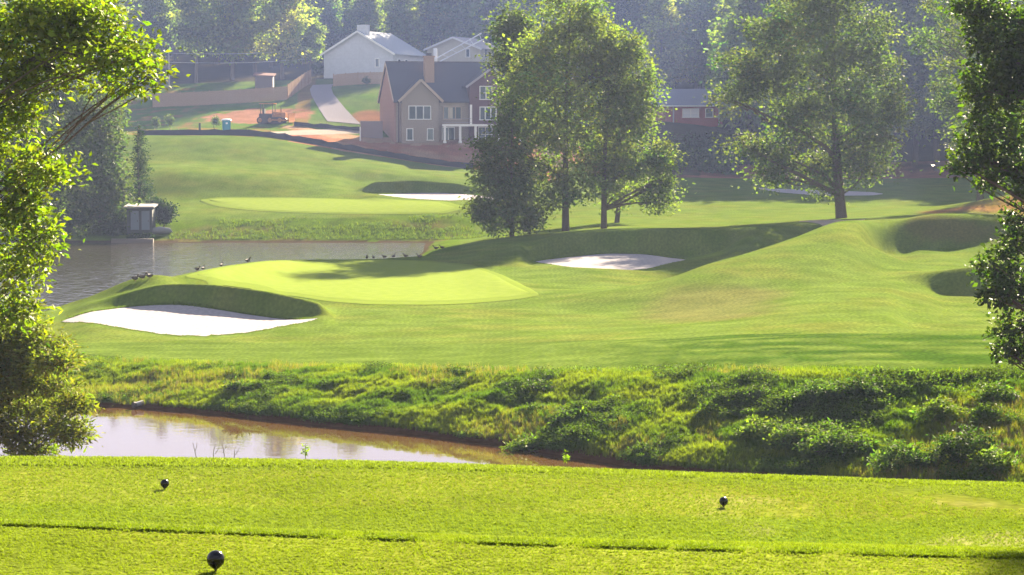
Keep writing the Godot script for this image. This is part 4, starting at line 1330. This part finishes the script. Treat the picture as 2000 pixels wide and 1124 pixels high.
	tree("pale_tree", "pale green tree with drooping sprays behind the dark foliage on the right", r2, Vector3(-0.6, 21, 0), 0.34, seen_blobs(r2, 262, [[1830, 88, 50, 28, 0], [1870, 130, 50, 40, 0], [1850, 190, 35, 35, 0], [1900, 60, 70, 50, 0], [1870, 10, 80, 40, 0], [1910, 200, 60, 60, 0], [1880, 260, 40, 35, 0], [1930, 280, 50, 40, 0], [1800, 70, 24, 14, 0]]), 12000, 75, 1.2, 0.38, 0.5, Color(0.10, 0.13, 0.04), "", "bark", 3)
	# lake shore group on the left
	rng.seed = 303
	var bl := Color(0.085, 0.112, 0.055)
	var l1 := g(195, 258, -0.1)
	tree("shore_tree", "large dark blue green tree overhanging the lake beside the boathouse", l1, Vector3(-0.3, 16, 0), 0.32, seen_blobs(l1, 258, [[185, 215, 50, 40, 0], [150, 265, 45, 40, 0], [205, 280, 28, 40, 0], [175, 320, 50, 40, -1], [225, 345, 22, 36, 0], [140, 360, 50, 40, 0], [200, 390, 60, 40, -1], [150, 430, 55, 30, -1], [215, 440, 30, 24, 0], [110, 450, 30, 20, 0], [232, 425, 12, 10, 0]]), 20000, 80, 1.3, 0.40, 0.55, bl, "", "bark", 2)
	var l2 := g(110, 262, -0.1)
	tree("shore_tree", "pale tree rising behind the large dark shore tree", l2, Vector3(0.3, 19, 0), 0.3, seen_blobs(l2, 262, [[110, 180, 50, 45, 0], [150, 175, 34, 30, 0], [90, 250, 50, 50, 0], [120, 310, 50, 45, 0], [100, 390, 40, 50, 0], [190, 200, 20, 22, 0]]), 9500, 75, 1.3, 0.42, 0.55, Color(0.085, 0.115, 0.045), "", "bark", 2)
	var l3 := g(30, 259, -0.1)
	tree("shore_tree", "dark tree at the lake edge half hidden by the nearest leaves", l3, Vector3(0, 17, 0), 0.3, seen_blobs(l3, 259, [[30, 200, 60, 50, 0], [60, 300, 50, 50, 0], [20, 380, 60, 50, 0], [80, 430, 40, 35, 0], [0, 290, 50, 50, 0]]), 9500, 75, 1.3, 0.42, 0.55, Color(0.06, 0.085, 0.035), "", "bark", 2)
	var l6 := g(225, 275, -0.1)
	tree("shore_tree", "slender pale tree between the dark shore tree and the pointed conifer", l6, Vector3(0, 11.5, 0), 0.16, seen_blobs(l6, 275, [[222, 222, 20, 26, 0], [228, 270, 16, 28, 0], [218, 305, 18, 26, 0]]), 3000, 12, 0.6, 0.36, 0.55, Color(0.08, 0.11, 0.045), "", "bark", 2)
	var l4 := g(274, 263, -0.1)
	tree("conifer", "narrow pointed dark conifer beside the boathouse roof", l4, Vector3(-0.2, 10.5, 0), 0.16, pine_blobs(10.4, 5.0, 0.02, 26), 6500, 12, 0.36, 0.3, 0.25, Color(0.016, 0.034, 0.022), "", "bark", 1)
	var l5 := g(316, 259, -0.05)
	tree("round_bush", "round dark bush on the bank right of the boathouse", l5, Vector3(0, 2.6, 0), 0.08, seen_blobs(l5, 259, [[305, 405, 22, 18, 0], [325, 410, 18, 18, 0], [318, 425, 18, 14, 0]]), 3500, 12, 0.35, 0.26, 0.6, Color(0.022, 0.04, 0.024), "", "bark", 2, "bush")
	var l7 := g(240, 256, -0.05)
	tree("round_bush", "dark bush at the left wall of the boathouse under the overhanging tree", l7, Vector3(0, 1.6, 0), 0.06, [[Vector3(-0.3, 1.0, 0), Vector3(1.1, 1.0, 0.9), 1.0], [Vector3(-1.2, 0.6, 0.2), Vector3(1.0, 0.7, 0.8), 0.6]], 2200, 12, 0.35, 0.26, 0.6, Color(0.05, 0.075, 0.04), "", "bark", 2, "bush")
	var l8 := g(272, 253.4, -0.05)
	tree("round_bush", "low dark bush in front of the boathouse doors by the shore wall", l8, Vector3(0, 0.6, 0), 0.04, [[Vector3(0, 0.35, 0), Vector3(1.5, 0.4, 0.5), 1.0]], 900, 12, 0.25, 0.2, 0.6, Color(0.045, 0.075, 0.035), "", "bark", 2, "bush")
	# bushes in front of the low brick house and below it
	var bush_at := [[1310, 262, 372, 34, 26, "dark"], [1365, 258, 376, 40, 26, "dark"], [1420, 270, 376, 42, 30, "dark"], [1345, 295, 366, 44, 24, "pale"], [1400, 310, 364, 50, 26, "pale"], [1285, 300, 362, 30, 26, "dark"], [1460, 300, 372, 40, 30, "dark"]]
	var k := 0
	for e in bush_at:
		var q := g(e[0], e[2], -0.1)
		var names_ := ["dark bush under the left end of the low brick house", "dark bush under the wide window of the low brick house", "dark bush at the right end of the low brick house", "paler bush on the slope under the low brick house, beside the red earth", "broad paler bush on the slope with arching sprays, nearest the fairway", "dark bush on the slope nearest the trees above the second bunker", "dark bush behind the low left branches of the lone tree"]
		tree("slope_bush", names_[k], q, Vector3(0, 2.2, 0), 0.09, [[Vector3(0, 1.2, 0), Vector3(e[3], e[4] * 1.2, e[3]) * (e[2] / F), 1.0], [Vector3(1.4, 0.8, 0.3), Vector3(1.6, 1.3, 1.6), 0.5], [Vector3(-1.5, 0.8, 0.5), Vector3(1.6, 1.2, 1.6), 0.5]], 2600, 12, 0.6, 0.42, 0.55, Color(0.045, 0.065, 0.03) if e[5] == "dark" else Color(0.085, 0.11, 0.04), "", "bark", 2, "bush")
		k += 1
	# saplings on the new lawn
	var sap := [[305, 343, 2.2, "small dark sapling on the new lawn, left of two"], [331, 342, 2.8, "pale wispy sapling on the new lawn, right of two"], [421, 345, 2.1, "small leafy sapling beside the blue portable toilet"], [620, 398, 3.6, "bushy yellow green tree at the foot of the white house wall"], [715, 386, 1.7, "small round shrub in front of the fence below the white house"]]
	for e in sap:
		var q := g(e[0], e[1], -0.05)
		var h: float = e[2]
		tree("sapling", e[3], q, Vector3(0.05, h * 0.8, 0), 0.045, [[Vector3(0, h * 0.66, 0), Vector3(h * 0.27, h * 0.3, h * 0.27), 1.0], [Vector3(0.2, h * 0.5, 0.1), Vector3(h * 0.22, h * 0.2, h * 0.22), 0.5]], 700, 8, 0.25, 0.22, 0.5, Color(0.08, 0.105, 0.04), "", "bark", 2)

func near_plants() -> void:
	# big leafy tree at the left edge, trunk outside the frame
	rng.seed = 401
	var base := Vector3(-10.6, ground_at(-10.6, 45) - 0.1, -45)
	var list := [[70, 40, 110, 70, 0], [190, 60, 70, 45, 0], [170, 20, 60, 40, 1], [265, 100, 38, 34, 0], [290, 145, 24, 36, 0], [215, 120, 50, 30, -1], [110, 100, 60, 32, 1], [30, 130, 50, 60, 0], [20, 230, 55, 55, 0], [50, 330, 55, 50, 0], [85, 330, 40, 25, -1], [40, 410, 55, 45, 0], [70, 470, 35, 40, 0], [25, 530, 50, 50, 0], [30, 600, 40, 36, 0], [-90, 60, 120, 110, 1, 4], [-100, 260, 120, 120, 0, 4], [-80, 450, 110, 110, 0, 4], [240, 165, 26, 22, 0], [-40, -110, 200, 90, 0, 5], [130, 330, 14, 16, 0], [150, 145, 60, 34, 0, 1], [60, 170, 60, 40, 0, 1]]
	var o := tree("near_tree", "big bright leafed tree at the left edge with a branch reaching over the lake", base, Vector3(0.2, 15, 0.3), 0.34, seen_blobs(base, 45, list, 0.6), 20000, 16, 0.38, 0.135, 0.5, Color(0.175, 0.195, 0.028), "", "bark", 3, "tree", "near leaf", 0.22)
	var br := Mb.new()
	for e in [[[-120, 260], [-20, 180], [60, 115], [110, 95], [150, 110], [210, 128]], [[60, 115], [100, 130], [130, 150], [165, 155]], [[-20, 180], [20, 90], [60, 40]], [[150, 110], [200, 90], [260, 110]]]:
		var pts := []
		for p in e: pts.append(at(p[0], p[1], 45) - base)
		br.tube(pts, taper(0.055, 0.018, pts.size()), 7)
	part("branch", br.done(), mats["bark"], o)
	# feathery shrub below it
	var b2 := Vector3(-12.9, ground_at(-12.9, 60) - 0.1, -60)
	tree("feathery_shrub", "feathery yellow green shrub leaning over the pond below the big left tree", b2, Vector3(0.4, 3.4, 0), 0.09, seen_blobs(b2, 60, [[30, 640, 60, 24, 0], [70, 675, 75, 18, 0], [110, 705, 50, 16, -1], [30, 720, 60, 22, 0], [80, 750, 80, 18, 0], [140, 790, 36, 16, 0], [60, 800, 75, 18, 1], [110, 835, 60, 16, 0], [30, 850, 50, 22, 0], [140, 850, 30, 14, 0], [60, 885, 60, 16, 0], [-40, 760, 80, 100, 0], [10, 690, 40, 40, 0]]), 24000, 16, 0.32, 0.17, 0.28, Color(0.155, 0.165, 0.038), "", "bark", 5, "shrub", "leaf", 0.5)
	# dark tree at the right edge
	rng.seed = 402
	var b3 := Vector3(19.4, ground_at(19.4, 75) - 0.1, -75)
	var right := [[1965, 70, 80, 60, 0], [1920, 60, 35, 40, 1], [1935, 165, 62, 55, 0], [1990, 150, 50, 60, 0], [1950, 250, 75, 48, 0], [1905, 300, 50, 30, 0], [1885, 325, 30, 22, 0], [1960, 320, 45, 28, 0], [1935, 355, 24, 20, 0], [1995, 345, 24, 40, 0], [1910, 10, 60, 30, 0], [1990, 420, 24, 26, 0], [1980, 480, 40, 32, 0], [1940, 520, 46, 30, 0], [1985, 560, 50, 45, 0], [1945, 575, 30, 24, -1], [1970, 640, 36, 32, 0], [1965, 690, 26, 22, 0], [1990, 690, 24, 25, 0], [2100, 100, 140, 140, 0], [2120, 400, 120, 160, 1], [2100, 620, 110, 120, 0]]
	var bb := seen_blobs(b3, 75, right)
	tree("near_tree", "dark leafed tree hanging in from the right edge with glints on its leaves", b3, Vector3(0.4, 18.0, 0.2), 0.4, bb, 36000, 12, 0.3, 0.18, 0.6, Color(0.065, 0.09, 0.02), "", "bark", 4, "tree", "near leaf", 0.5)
	var b4 := Vector3(12.9, ground_at(12.9, 45) - 0.1, -45)
	tree("tee_tree", "tall tree right of the tee whose crown shades the corner of the nearest tee", b4, Vector3(0, 16.6, 0), 0.3, [[Vector3(13.2, 9.0, -44.8) - b4, Vector3(0.7, 0.3, 0.45), 1.0], [Vector3(13.9, 9.55, -45.6) - b4, Vector3(0.5, 0.2, 0.3), 0.5], [Vector3(15.2, 9.6, -45.0) - b4, Vector3(1.0, 0.8, 0.9), 1.2]], 1500, 12, 0.3, 0.18, 0.6, Color(0.05, 0.075, 0.018), "", "bark", 3, "tree", "near leaf", 0.4)
	# grass and weeds
	rng.seed = 403
	var short := tuft(7, 0.028, 0.03, 0.006, Color(0.182, 0.210, 0.036))
	var places := []
	for k in 64000:
		var d := rng.randf_range(30.5, 40.6)
		var px := rng.randf_range(-40, 2040) if k < 52000 else (rng.randf_range(-400, -40) if k % 2 else rng.randf_range(2040, 2400))
		var edge := height(px, d)
		var s := rng.randf_range(0.7, 1.3)
		if d > 38.5: s *= 1.7
		var n := nz.get_noise_2d((px - 1000) / F * d * 3.0, d * 2.0)
		if n > 0.12 and rng.randf() < smoothstep(1150, 1750, px) * smoothstep(0.12, 0.3, n): continue
		places.append([stand(Vector3((px - 1000) / F * d, edge, -d), s), Color(1, 1, 1) * rng.randf_range(0.8, 1.15)])
	for k in 36000:
		var d := rng.randf_range(16.2, 19.3)
		var px := rng.randf_range(-400, 2400)
		places.append([stand(Vector3((px - 1000) / F * d, height(px, d), -d), rng.randf_range(0.35, 0.72)), Color(1.08, 1.06, 1.1) * rng.randf_range(0.8, 1.15)])
	# longer blades on the two crests of the tee
	for k in 9000:
		var px := rng.randf_range(-40, 2040)
		var d := pchip(curves[3].x, curves[3].d, curves[3].md, px) + absf(rng.randfn()) * 0.12 - 0.1
		if nz.get_noise_2d(px * 0.06, 3.0) + rng.randfn() * 0.15 > 0.08: continue
		places.append([stand(Vector3((px - 1000) / F * d, height(px, d) - 0.005, -d), rng.randf_range(0.8, 1.5)), Color(0.95, 1.0, 0.8) * rng.randf_range(0.7, 1.1)])
	scatter("tee_grass", "short bright mown grass on the tee", short, mats["blade"], places, "grass")
	# bank
	var rough := tuft(12, 0.30, 0.24, 0.018, Color(0.165, 0.20, 0.034))
	var weed := foliage([[Vector3(0, 0.12, 0), Vector3(0.26, 0.13, 0.26), 1.0]], 60, 6, 0.12, 0.085, 0.42, Color(0.095, 0.135, 0.03), 0.25)
	var dry := tuft(9, 0.40, 0.30, 0.016, Color(0.24, 0.20, 0.10))
	var pr := []; var pw := []; var pd := []
	for k in 98000:
		var px := rng.randf_range(-60, 2060) if k < 80000 else (rng.randf_range(-350, -60) if k % 3 == 0 else rng.randf_range(2060, 2700))
		var c: PackedFloat32Array = cols[clampi(PX.bsearch(px), 0, PX.size() - 1)].d
		var d := rng.randf_range(c[12] + 0.1, c[14] + 0.6)
		var x := (px - 1000) / F * d
		var a := nz.get_noise_2d(x, -d); var b := nz2.get_noise_2d(x, -d)
		var p := Vector3(x, height(px, d), -d)
		var right_ := smoothstep(700, 1700, px)
		if d > c[14] - 0.5 and rng.randf() < 0.6: continue
		var lush := b * 1.4 - a * 0.5 + right_ * 0.3 + rng.randfn() * 0.25
		if lush > 0.74: pw.append([stand(p, rng.randf_range(0.5, 1.0) * (1.0 + 0.4 * right_)), Color(1, 1, 1) * rng.randf_range(0.75, 1.2)])
		elif a > 0.16 and rng.randf() < 0.75:
			if rng.randf() < 0.2: pd.append([stand(p, rng.randf_range(0.4, 0.9)), Color(1, 1, 1) * rng.randf_range(0.7, 1.1)])
		else: pr.append([stand(p, rng.randf_range(0.3, 0.85)), Color(0.55, 0.72, 0.7).lerp(Color(1.25, 1.15, 0.9), clampf(0.5 + nz.get_noise_2d(x * 2.2 - 90.0, d * 3.0) * 1.6 - right_ * 0.12, 0, 1)) * rng.randf_range(0.8, 1.15)])
	# beyond the lake and along its shores
	for k in 9000:
		var px := rng.randf_range(330, 960)
		var d := rng.randf_range(251.3, 263.5)
		var p := g(px, d)
		if p.y < WATER + 0.25: continue
		if nz.get_noise_2d(p.x * 1.6, p.z * 1.6) + rng.randfn() * 0.1 < (d - 258.0) * 0.06 - 0.12: continue
		pr.append([stand(p, rng.randf_range(0.35, 0.9)), Color(1.0, 1.0, 0.8) * rng.randf_range(0.5, 1.15)])
		if k % 12 == 0: pw.append([stand(p, rng.randf_range(0.6, 1.3)), Color(1.1, 1.1, 1) * rng.randf_range(0.7, 1.1)])
	scatter("lip_grass", "ragged grass hanging over the edges of the sand bunkers", rough, mats["blade"], lips, "grass")
	scatter("rough_grass", "long rough grass on the pond bank and the lake shore", rough, mats["blade"], pr, "grass")
	scatter("bank_weed", "leafy green weeds spread over the pond bank", weed, mats["leaf"], pw, "weeds")
	scatter("dry_grass", "dry straw coloured grass on the pond bank", dry, mats["blade"], pd, "dry grass")
	# bushes one can tell apart on the bank
	rng.seed = 404
	var tint := [Color(0.085, 0.13, 0.032), Color(0.12, 0.165, 0.034), Color(0.055, 0.085, 0.026)]
	var bushes := [[1890, 868, 74, 46, 2, "dark dense bush low on the bank near the right edge"], [1770, 890, 70, 36, 0, "dark green bush at the bank foot left of the darkest bush"], [1640, 865, 80, 36, 0, "broad green bush in the middle of the lower right bank"], [1560, 850, 60, 26, 1, "low bright bush left of the broad green bush"], [1490, 835, 50, 22, 1, "small bright bush above the pale bare soil"], [1680, 760, 50, 26, 2, "dark tangled bush high on the bank, under the crest"], [1790, 738, 26, 14, 1, "small weed clump on the bank crest, left of the right tree"], [1720, 732, 22, 12, 1, "small pale weed clump on the bank crest above the tangled bush"], [1600, 770, 55, 24, 0, "green bush on the upper bank beside the tangled bush"], [1950, 900, 50, 30, 1, "yellow green bush in the lowest corner of the bank"], [1840, 800, 50, 26, 1, "green bush halfway up the bank above the darkest bush"], [1050, 760, 50, 14, 2, "dark low scrub patch above the end of the pond"], [1030, 868, 50, 14, 1, "bright green tuft mound at the water edge"], [460, 755, 24, 12, 2, "small dark bush alone on the left bank"], [1950, 770, 50, 26, 0, "green bush beside the hanging leaves of the right tree"], [1120, 815, 46, 16, 0, "green scrub patch above the pale soil near the pond end"]]
	for e in bushes:
		var d := hit(e[0], e[1] + e[3] * 0.7, 76, 118)
		var q := g(e[0], d, -0.05)
		var s := d / F
		var rx: float = e[2] * s; var ry: float = e[3] * s
		tree("bank_bush", e[5], q, Vector3(0, ry * 1.2, 0), 0.03, [[Vector3(0, ry * 0.7, 0), Vector3(rx * 0.6, ry, rx * 0.55), 1.0], [Vector3(rx * 0.5, ry * 0.45, 0.2), Vector3(rx * 0.5, ry * 0.7, rx * 0.4), 0.6], [Vector3(-rx * 0.5, ry * 0.4, 0.1), Vector3(rx * 0.5, ry * 0.65, rx * 0.4), 0.6]], int(700 + e[2] * e[3] * 0.55), 10, 0.2, 0.15, 0.42, tint[e[4]], "", "bark", 3, "bush")

func marker(label: String, px: float, row: float, from: float, to: float, r: float) -> void:
	var d := hit(px, row, from, to)
	var o := thing("tee_marker", label, "tee marker", g(px, d))
	var ball := []
	var n := 18
	for k in n + 1:
		var an := -PI * 0.5 + PI * k / n
		# a ball drawn out to a short neck below
		var rad := cos(an) * r
		var y := sin(an) * r
		if an < -0.9:
			var t := (-0.9 - an) / (PI * 0.5 - 0.9)
			y = lerpf(sin(-0.9) * r, -r * 1.18, t)
			rad = lerpf(cos(-0.9) * r, r * 0.16, smoothstep(0.0, 1.0, t) * 0.6 + t * 0.4)
		ball.append(Vector2(maxf(rad, 0.0), y))
	var mb := Mb.new()
	mb.lathe(Vector3(0, r * 1.36, 0), ball, 28)
	var gloss := mat("gloss black", lin(0.004, 0.003, 0.006), 0.16, 0.0, 0.4)
	part("ball", mb.done(), gloss, o)
	var sp := Mb.new()
	sp.tube([Vector3(0, -0.06, 0), Vector3(0, r * 0.35, 0), Vector3(0, r * 0.45, 0)], [r * 0.06, r * 0.14, r * 0.16], 10)
	part("spike", sp.done(), gloss, o)

func small_things() -> void:
	rng.seed = 501
	marker("large glossy black ball tee marker on the nearest tee", 415, 1117, 16.0, 19.5, 0.064)
	marker("glossy black ball tee marker on the lower tee near the mirror bright pond", 316, 957, 30.5, 39.0, 0.066)
	marker("glossy black ball tee marker on the lower tee below the bushy bank", 1417, 992, 30.5, 39.0, 0.066)
	# portable toilet
	var pt := thing("portable_toilet", "blue portable toilet with white roof on the building site", "portable toilet", g(443, 342), 0.2)
	pt.scale = Vector3(0.95, 0.78, 0.95)
	var b := Mb.new()
	b.box(Vector3(0, 0.98, 0), Vector3(1.15, 1.95, 1.15))
	part("cabin", b.done(), mat("toilet blue", lin(0.03, 0.20, 0.30), 0.5), pt)
	var rf := Mb.new()
	rf.lathe(Vector3(0, 1.95, 0), [Vector2(0.78, 0), Vector2(0.74, 0.12), Vector2(0.5, 0.27), Vector2(0.0, 0.32)], 12)
	part("roof", rf.done(), mat("white plastic", lin(0.7, 0.7, 0.7), 0.4), pt)
	var dr := Mb.new()
	dr.box(Vector3(0, 0.95, 0.6), Vector3(0.75, 1.75, 0.05))
	var door := part("door", dr.done(), mat("toilet door", lin(0.05, 0.25, 0.36), 0.5), pt)
	var sg := Mb.new()
	sg.box(Vector3(0, 1.4, 0.64), Vector3(0.3, 0.3, 0.02))
	part("sign", sg.done(), mats["white plastic"], door)
	# bulldozer
	var bd := thing("bulldozer", "rust orange bulldozer with a canopy parked on the bare soil", "bulldozer", g(532, 352), -0.18)
	var rust := textured("rust paint", Color.WHITE, noise_tex(64, 0.06, lin(0.28, 0.13, 0.07), lin(0.50, 0.25, 0.11), 71), 0.8, 0.7)
	var dark := mat("track steel", lin(0.06, 0.045, 0.04), 0.6, 0.3)
	var hood := Mb.new()
	hood.hexa([Vector3(0.2, 0.8, -0.6), Vector3(2.2, 0.8, -0.6), Vector3(2.2, 0.8, 0.6), Vector3(0.2, 0.8, 0.6), Vector3(0.2, 1.75, -0.55), Vector3(2.15, 1.6, -0.5), Vector3(2.15, 1.6, 0.5), Vector3(0.2, 1.75, 0.55)])
	part("hood", hood.done(), rust, bd)
	var seat := Mb.new()
	seat.box(Vector3(-0.8, 1.1, 0), Vector3(1.9, 0.7, 1.5))
	seat.box(Vector3(-1.2, 1.75, 0), Vector3(0.3, 0.8, 0.7))
	part("driving_seat", seat.done(), dark, bd)
	var can := Mb.new()
	can.box(Vector3(-0.6, 2.9, 0), Vector3(2.2, 0.12, 1.7))
	var canopy := part("canopy", can.done(), rust, bd)
	for x in [-1.5, 0.3]:
		for z in [-0.7, 0.7]:
			var p := Mb.new()
			p.box(Vector3(x, 2.1, z), Vector3(0.1, 1.5, 0.1))
			part("canopy_post", p.done(), dark, canopy)
	for z in [-0.95, 0.95]:
		var tr := Mb.new()
		var poly := PackedVector2Array()
		for k in 16:
			var an := TAU * k / 16.0
			poly.append(Vector2(cos(an) * 0.48 + (1.5 if cos(an) > 0 else -1.5), sin(an) * 0.48 + 0.48))
		tr.prism(poly, z - 0.24, z + 0.24)
		var track := part("track", tr.done(), dark, bd)
		for x in [-1.5, 0.0, 1.5]:
			var wl := Mb.new()
			wl.tube([Vector3(x, 0.48, z + signf(z) * 0.2), Vector3(x, 0.48, z + signf(z) * 0.3)], [0.34, 0.3], 12)
			part("wheel", wl.done(), rust, track)
	var blade := Mb.new()
	for k in 6:
		var a0 := -0.5 + k * 0.2; var a1 := a0 + 0.2
		blade.hexa([Vector3(3.2 - 0.3 * cos(a0), 0.75 + sin(a0) * 1.2, -1.6), Vector3(3.2 - 0.3 * cos(a1), 0.75 + sin(a1) * 1.2, -1.6), Vector3(3.2 - 0.3 * cos(a1), 0.75 + sin(a1) * 1.2, 1.6), Vector3(3.2 - 0.3 * cos(a0), 0.75 + sin(a0) * 1.2, 1.6), Vector3(3.28 - 0.3 * cos(a0), 0.75 + sin(a0) * 1.2, -1.6), Vector3(3.28 - 0.3 * cos(a1), 0.75 + sin(a1) * 1.2, -1.6), Vector3(3.28 - 0.3 * cos(a1), 0.75 + sin(a1) * 1.2, 1.6), Vector3(3.28 - 0.3 * cos(a0), 0.75 + sin(a0) * 1.2, 1.6)])
	part("blade", blade.done(), rust, bd)
	for z in [-1.3, 1.3]:
		var arm := Mb.new()
		arm.bar(Vector3(-0.2, 0.55, z), Vector3(2.95, 0.45, z), 0.14, 0.2)
		part("push_arm", arm.done(), rust, bd)
	var ex := Mb.new()
	ex.tube([Vector3(1.4, 1.6, 0.1), Vector3(1.4, 2.4, 0.1)], [0.06, 0.06], 8)
	part("exhaust", ex.done(), dark, bd)
	# thin stake on the lawn
	var st := Mb.new()
	st.box(Vector3(0, 0.5, 0), Vector3(0.3, 1.2, 0.1))
	var stake := solo("site_stake", st.done(), mat("dark green board", lin(0.03, 0.05, 0.03)))
	stake.position = g(391, 343)
	tag(stake, "thin dark upright stake on the lawn left of the blue toilet", "stake")
	# pipe in the pond bank
	var pd := hit(266, 803, 80, 112)
	var pp := thing("drain_pipe", "short grey drain pipe sticking out of the bank at the pond", "pipe", g(266, pd, 0.12), 0.9)
	var pm := Mb.new()
	pm.tube([Vector3(-0.25, 0, 0.0), Vector3(0.25, 0.06, 0)], [0.1, 0.1], 12)
	part("pipe", pm.done(), mat("pipe grey", lin(0.25, 0.24, 0.26), 0.5), pp)
	var pr := Mb.new()
	pr.tube([Vector3(-0.3, 0, 0), Vector3(-0.22, 0.0, 0)], [0.13, 0.13], 12)
	part("collar", pr.done(), mat("pipe dark", lin(0.06, 0.05, 0.05), 0.6), pp)
	# waterfowl along the shore of the green
	var spots := [[262, 551, "dark duck at the lake edge above the bunker lip, lowest of the row"], [276, 548, "dark duck at the lake edge, second from the low end of the row"], [290, 545, "dark duck at the lake edge, third from the low end of the row"], [384, 528, "dark duck on the shore halfway along the green edge, left of a close pair"], [395, 526, "dark duck on the shore halfway along the green edge, right of a close pair"], [431, 520, "single dark duck on the shore between the pair and the green"], [483, 512, "single dark duck at the far left corner of the green"], [716, 505, "brown duck behind the green, leftmost of the far flock"], [729, 504, "brown duck behind the green, in the middle of the far flock"], [750, 502, "brown duck behind the green, right of the far flock"], [768, 496, "brown duck at the tip of the lake"], [792, 504, "upright dark duck on the grass behind the green, left of two"], [819, 505, "dark duck on the grass behind the green, right of two"], [851, 485, "dark duck on the slope by the tree shadow, left of two"], [863, 487, "dark duck on the slope by the tree shadow, right of two"]]
	var proto: Node3D = null
	for e in spots:
		var d := shore(e[0], e[1], 141, 214)
		var p := g(e[0], d)
		if proto == null:
			proto = thing("duck", e[2], "duck", p, rng.randf() * TAU, "")
			var body := Mb.new()
			body.tube([Vector3(-0.30, 0.24, 0), Vector3(-0.22, 0.22, 0), Vector3(-0.1, 0.2, 0), Vector3(0.04, 0.2, 0), Vector3(0.14, 0.23, 0), Vector3(0.19, 0.31, 0), Vector3(0.2, 0.38, 0), Vector3(0.23, 0.42, 0), Vector3(0.28, 0.42, 0), Vector3(0.34, 0.405, 0)], [0.01, 0.06, 0.115, 0.125, 0.1, 0.055, 0.045, 0.055, 0.045, 0.015], 10)
			part("body", body.done(), mat("duck brown", lin(0.075, 0.055, 0.042), 0.8), proto)
			for z in [-0.05, 0.05]:
				var lg := Mb.new()
				lg.tube([Vector3(0.0, 0.12, z), Vector3(0.01, 0.0, z), Vector3(0.08, 0.0, z)], [0.014, 0.011, 0.011], 5)
				part("leg", lg.done(), mat("duck leg", lin(0.2, 0.1, 0.04), 0.7), proto)
		else:
			copy(proto, "duck", e[2], p, rng.randf() * TAU, Vector3.ONE * rng.randf_range(0.75, 0.95))
	# tall weeds standing at the rim of the tee against the pond
	for e in [[380, 905, 865, 0, "thin bare weed stem against the bright pond, leftmost of the stems"], [416, 905, 870, 0, "forked bare weed stem against the bright pond"], [432, 905, 868, 0, "curved bare weed stem against the bright pond, tallest of the stems"], [454, 905, 874, 0, "faint thin weed stem right of the curved stem"], [592, 908, 868, 1, "bright yellow green leafy weed at the tee edge against brown water"], [1105, 920, 880, 1, "bright yellow green leafy weed at the end of the pond"], [101, 897, 868, 1, "bright yellow green leafy weed at the tee edge below the feathery shrub"]]:
		var d := 41.0
		var q := g(e[0], d, -0.03)
		var top := at(e[0] + rng.randf_range(-4, 6), e[2], d) - q
		var o := thing("tall_weed", e[4], "weed", q)
		var s := Mb.new()
		s.tube(bent(Vector3.ZERO, top, 5, 0.02), taper(0.008, 0.004, 5), 5)
		if e[3] == 0:
			s.tube([top * 0.55, top * 0.8 + Vector3(0.05, 0, 0), top * 0.98 + Vector3(0.07, 0, 0)], [0.005, 0.004, 0.003], 5)
		part("stem", s.done(), mat("weed stem", lin(0.12, 0.11, 0.06)), o)
		if e[3] == 1:
			var lf := part("leaf", foliage([[top * 0.72, Vector3(0.03, top.length() * 0.28, 0.03), 1.0]], 60, 5, 0.035, 0.06, 0.45, Color(0.17, 0.24, 0.015), 0.1), mats["leaf"], o)
			lf.set_meta("kind", "stuff")
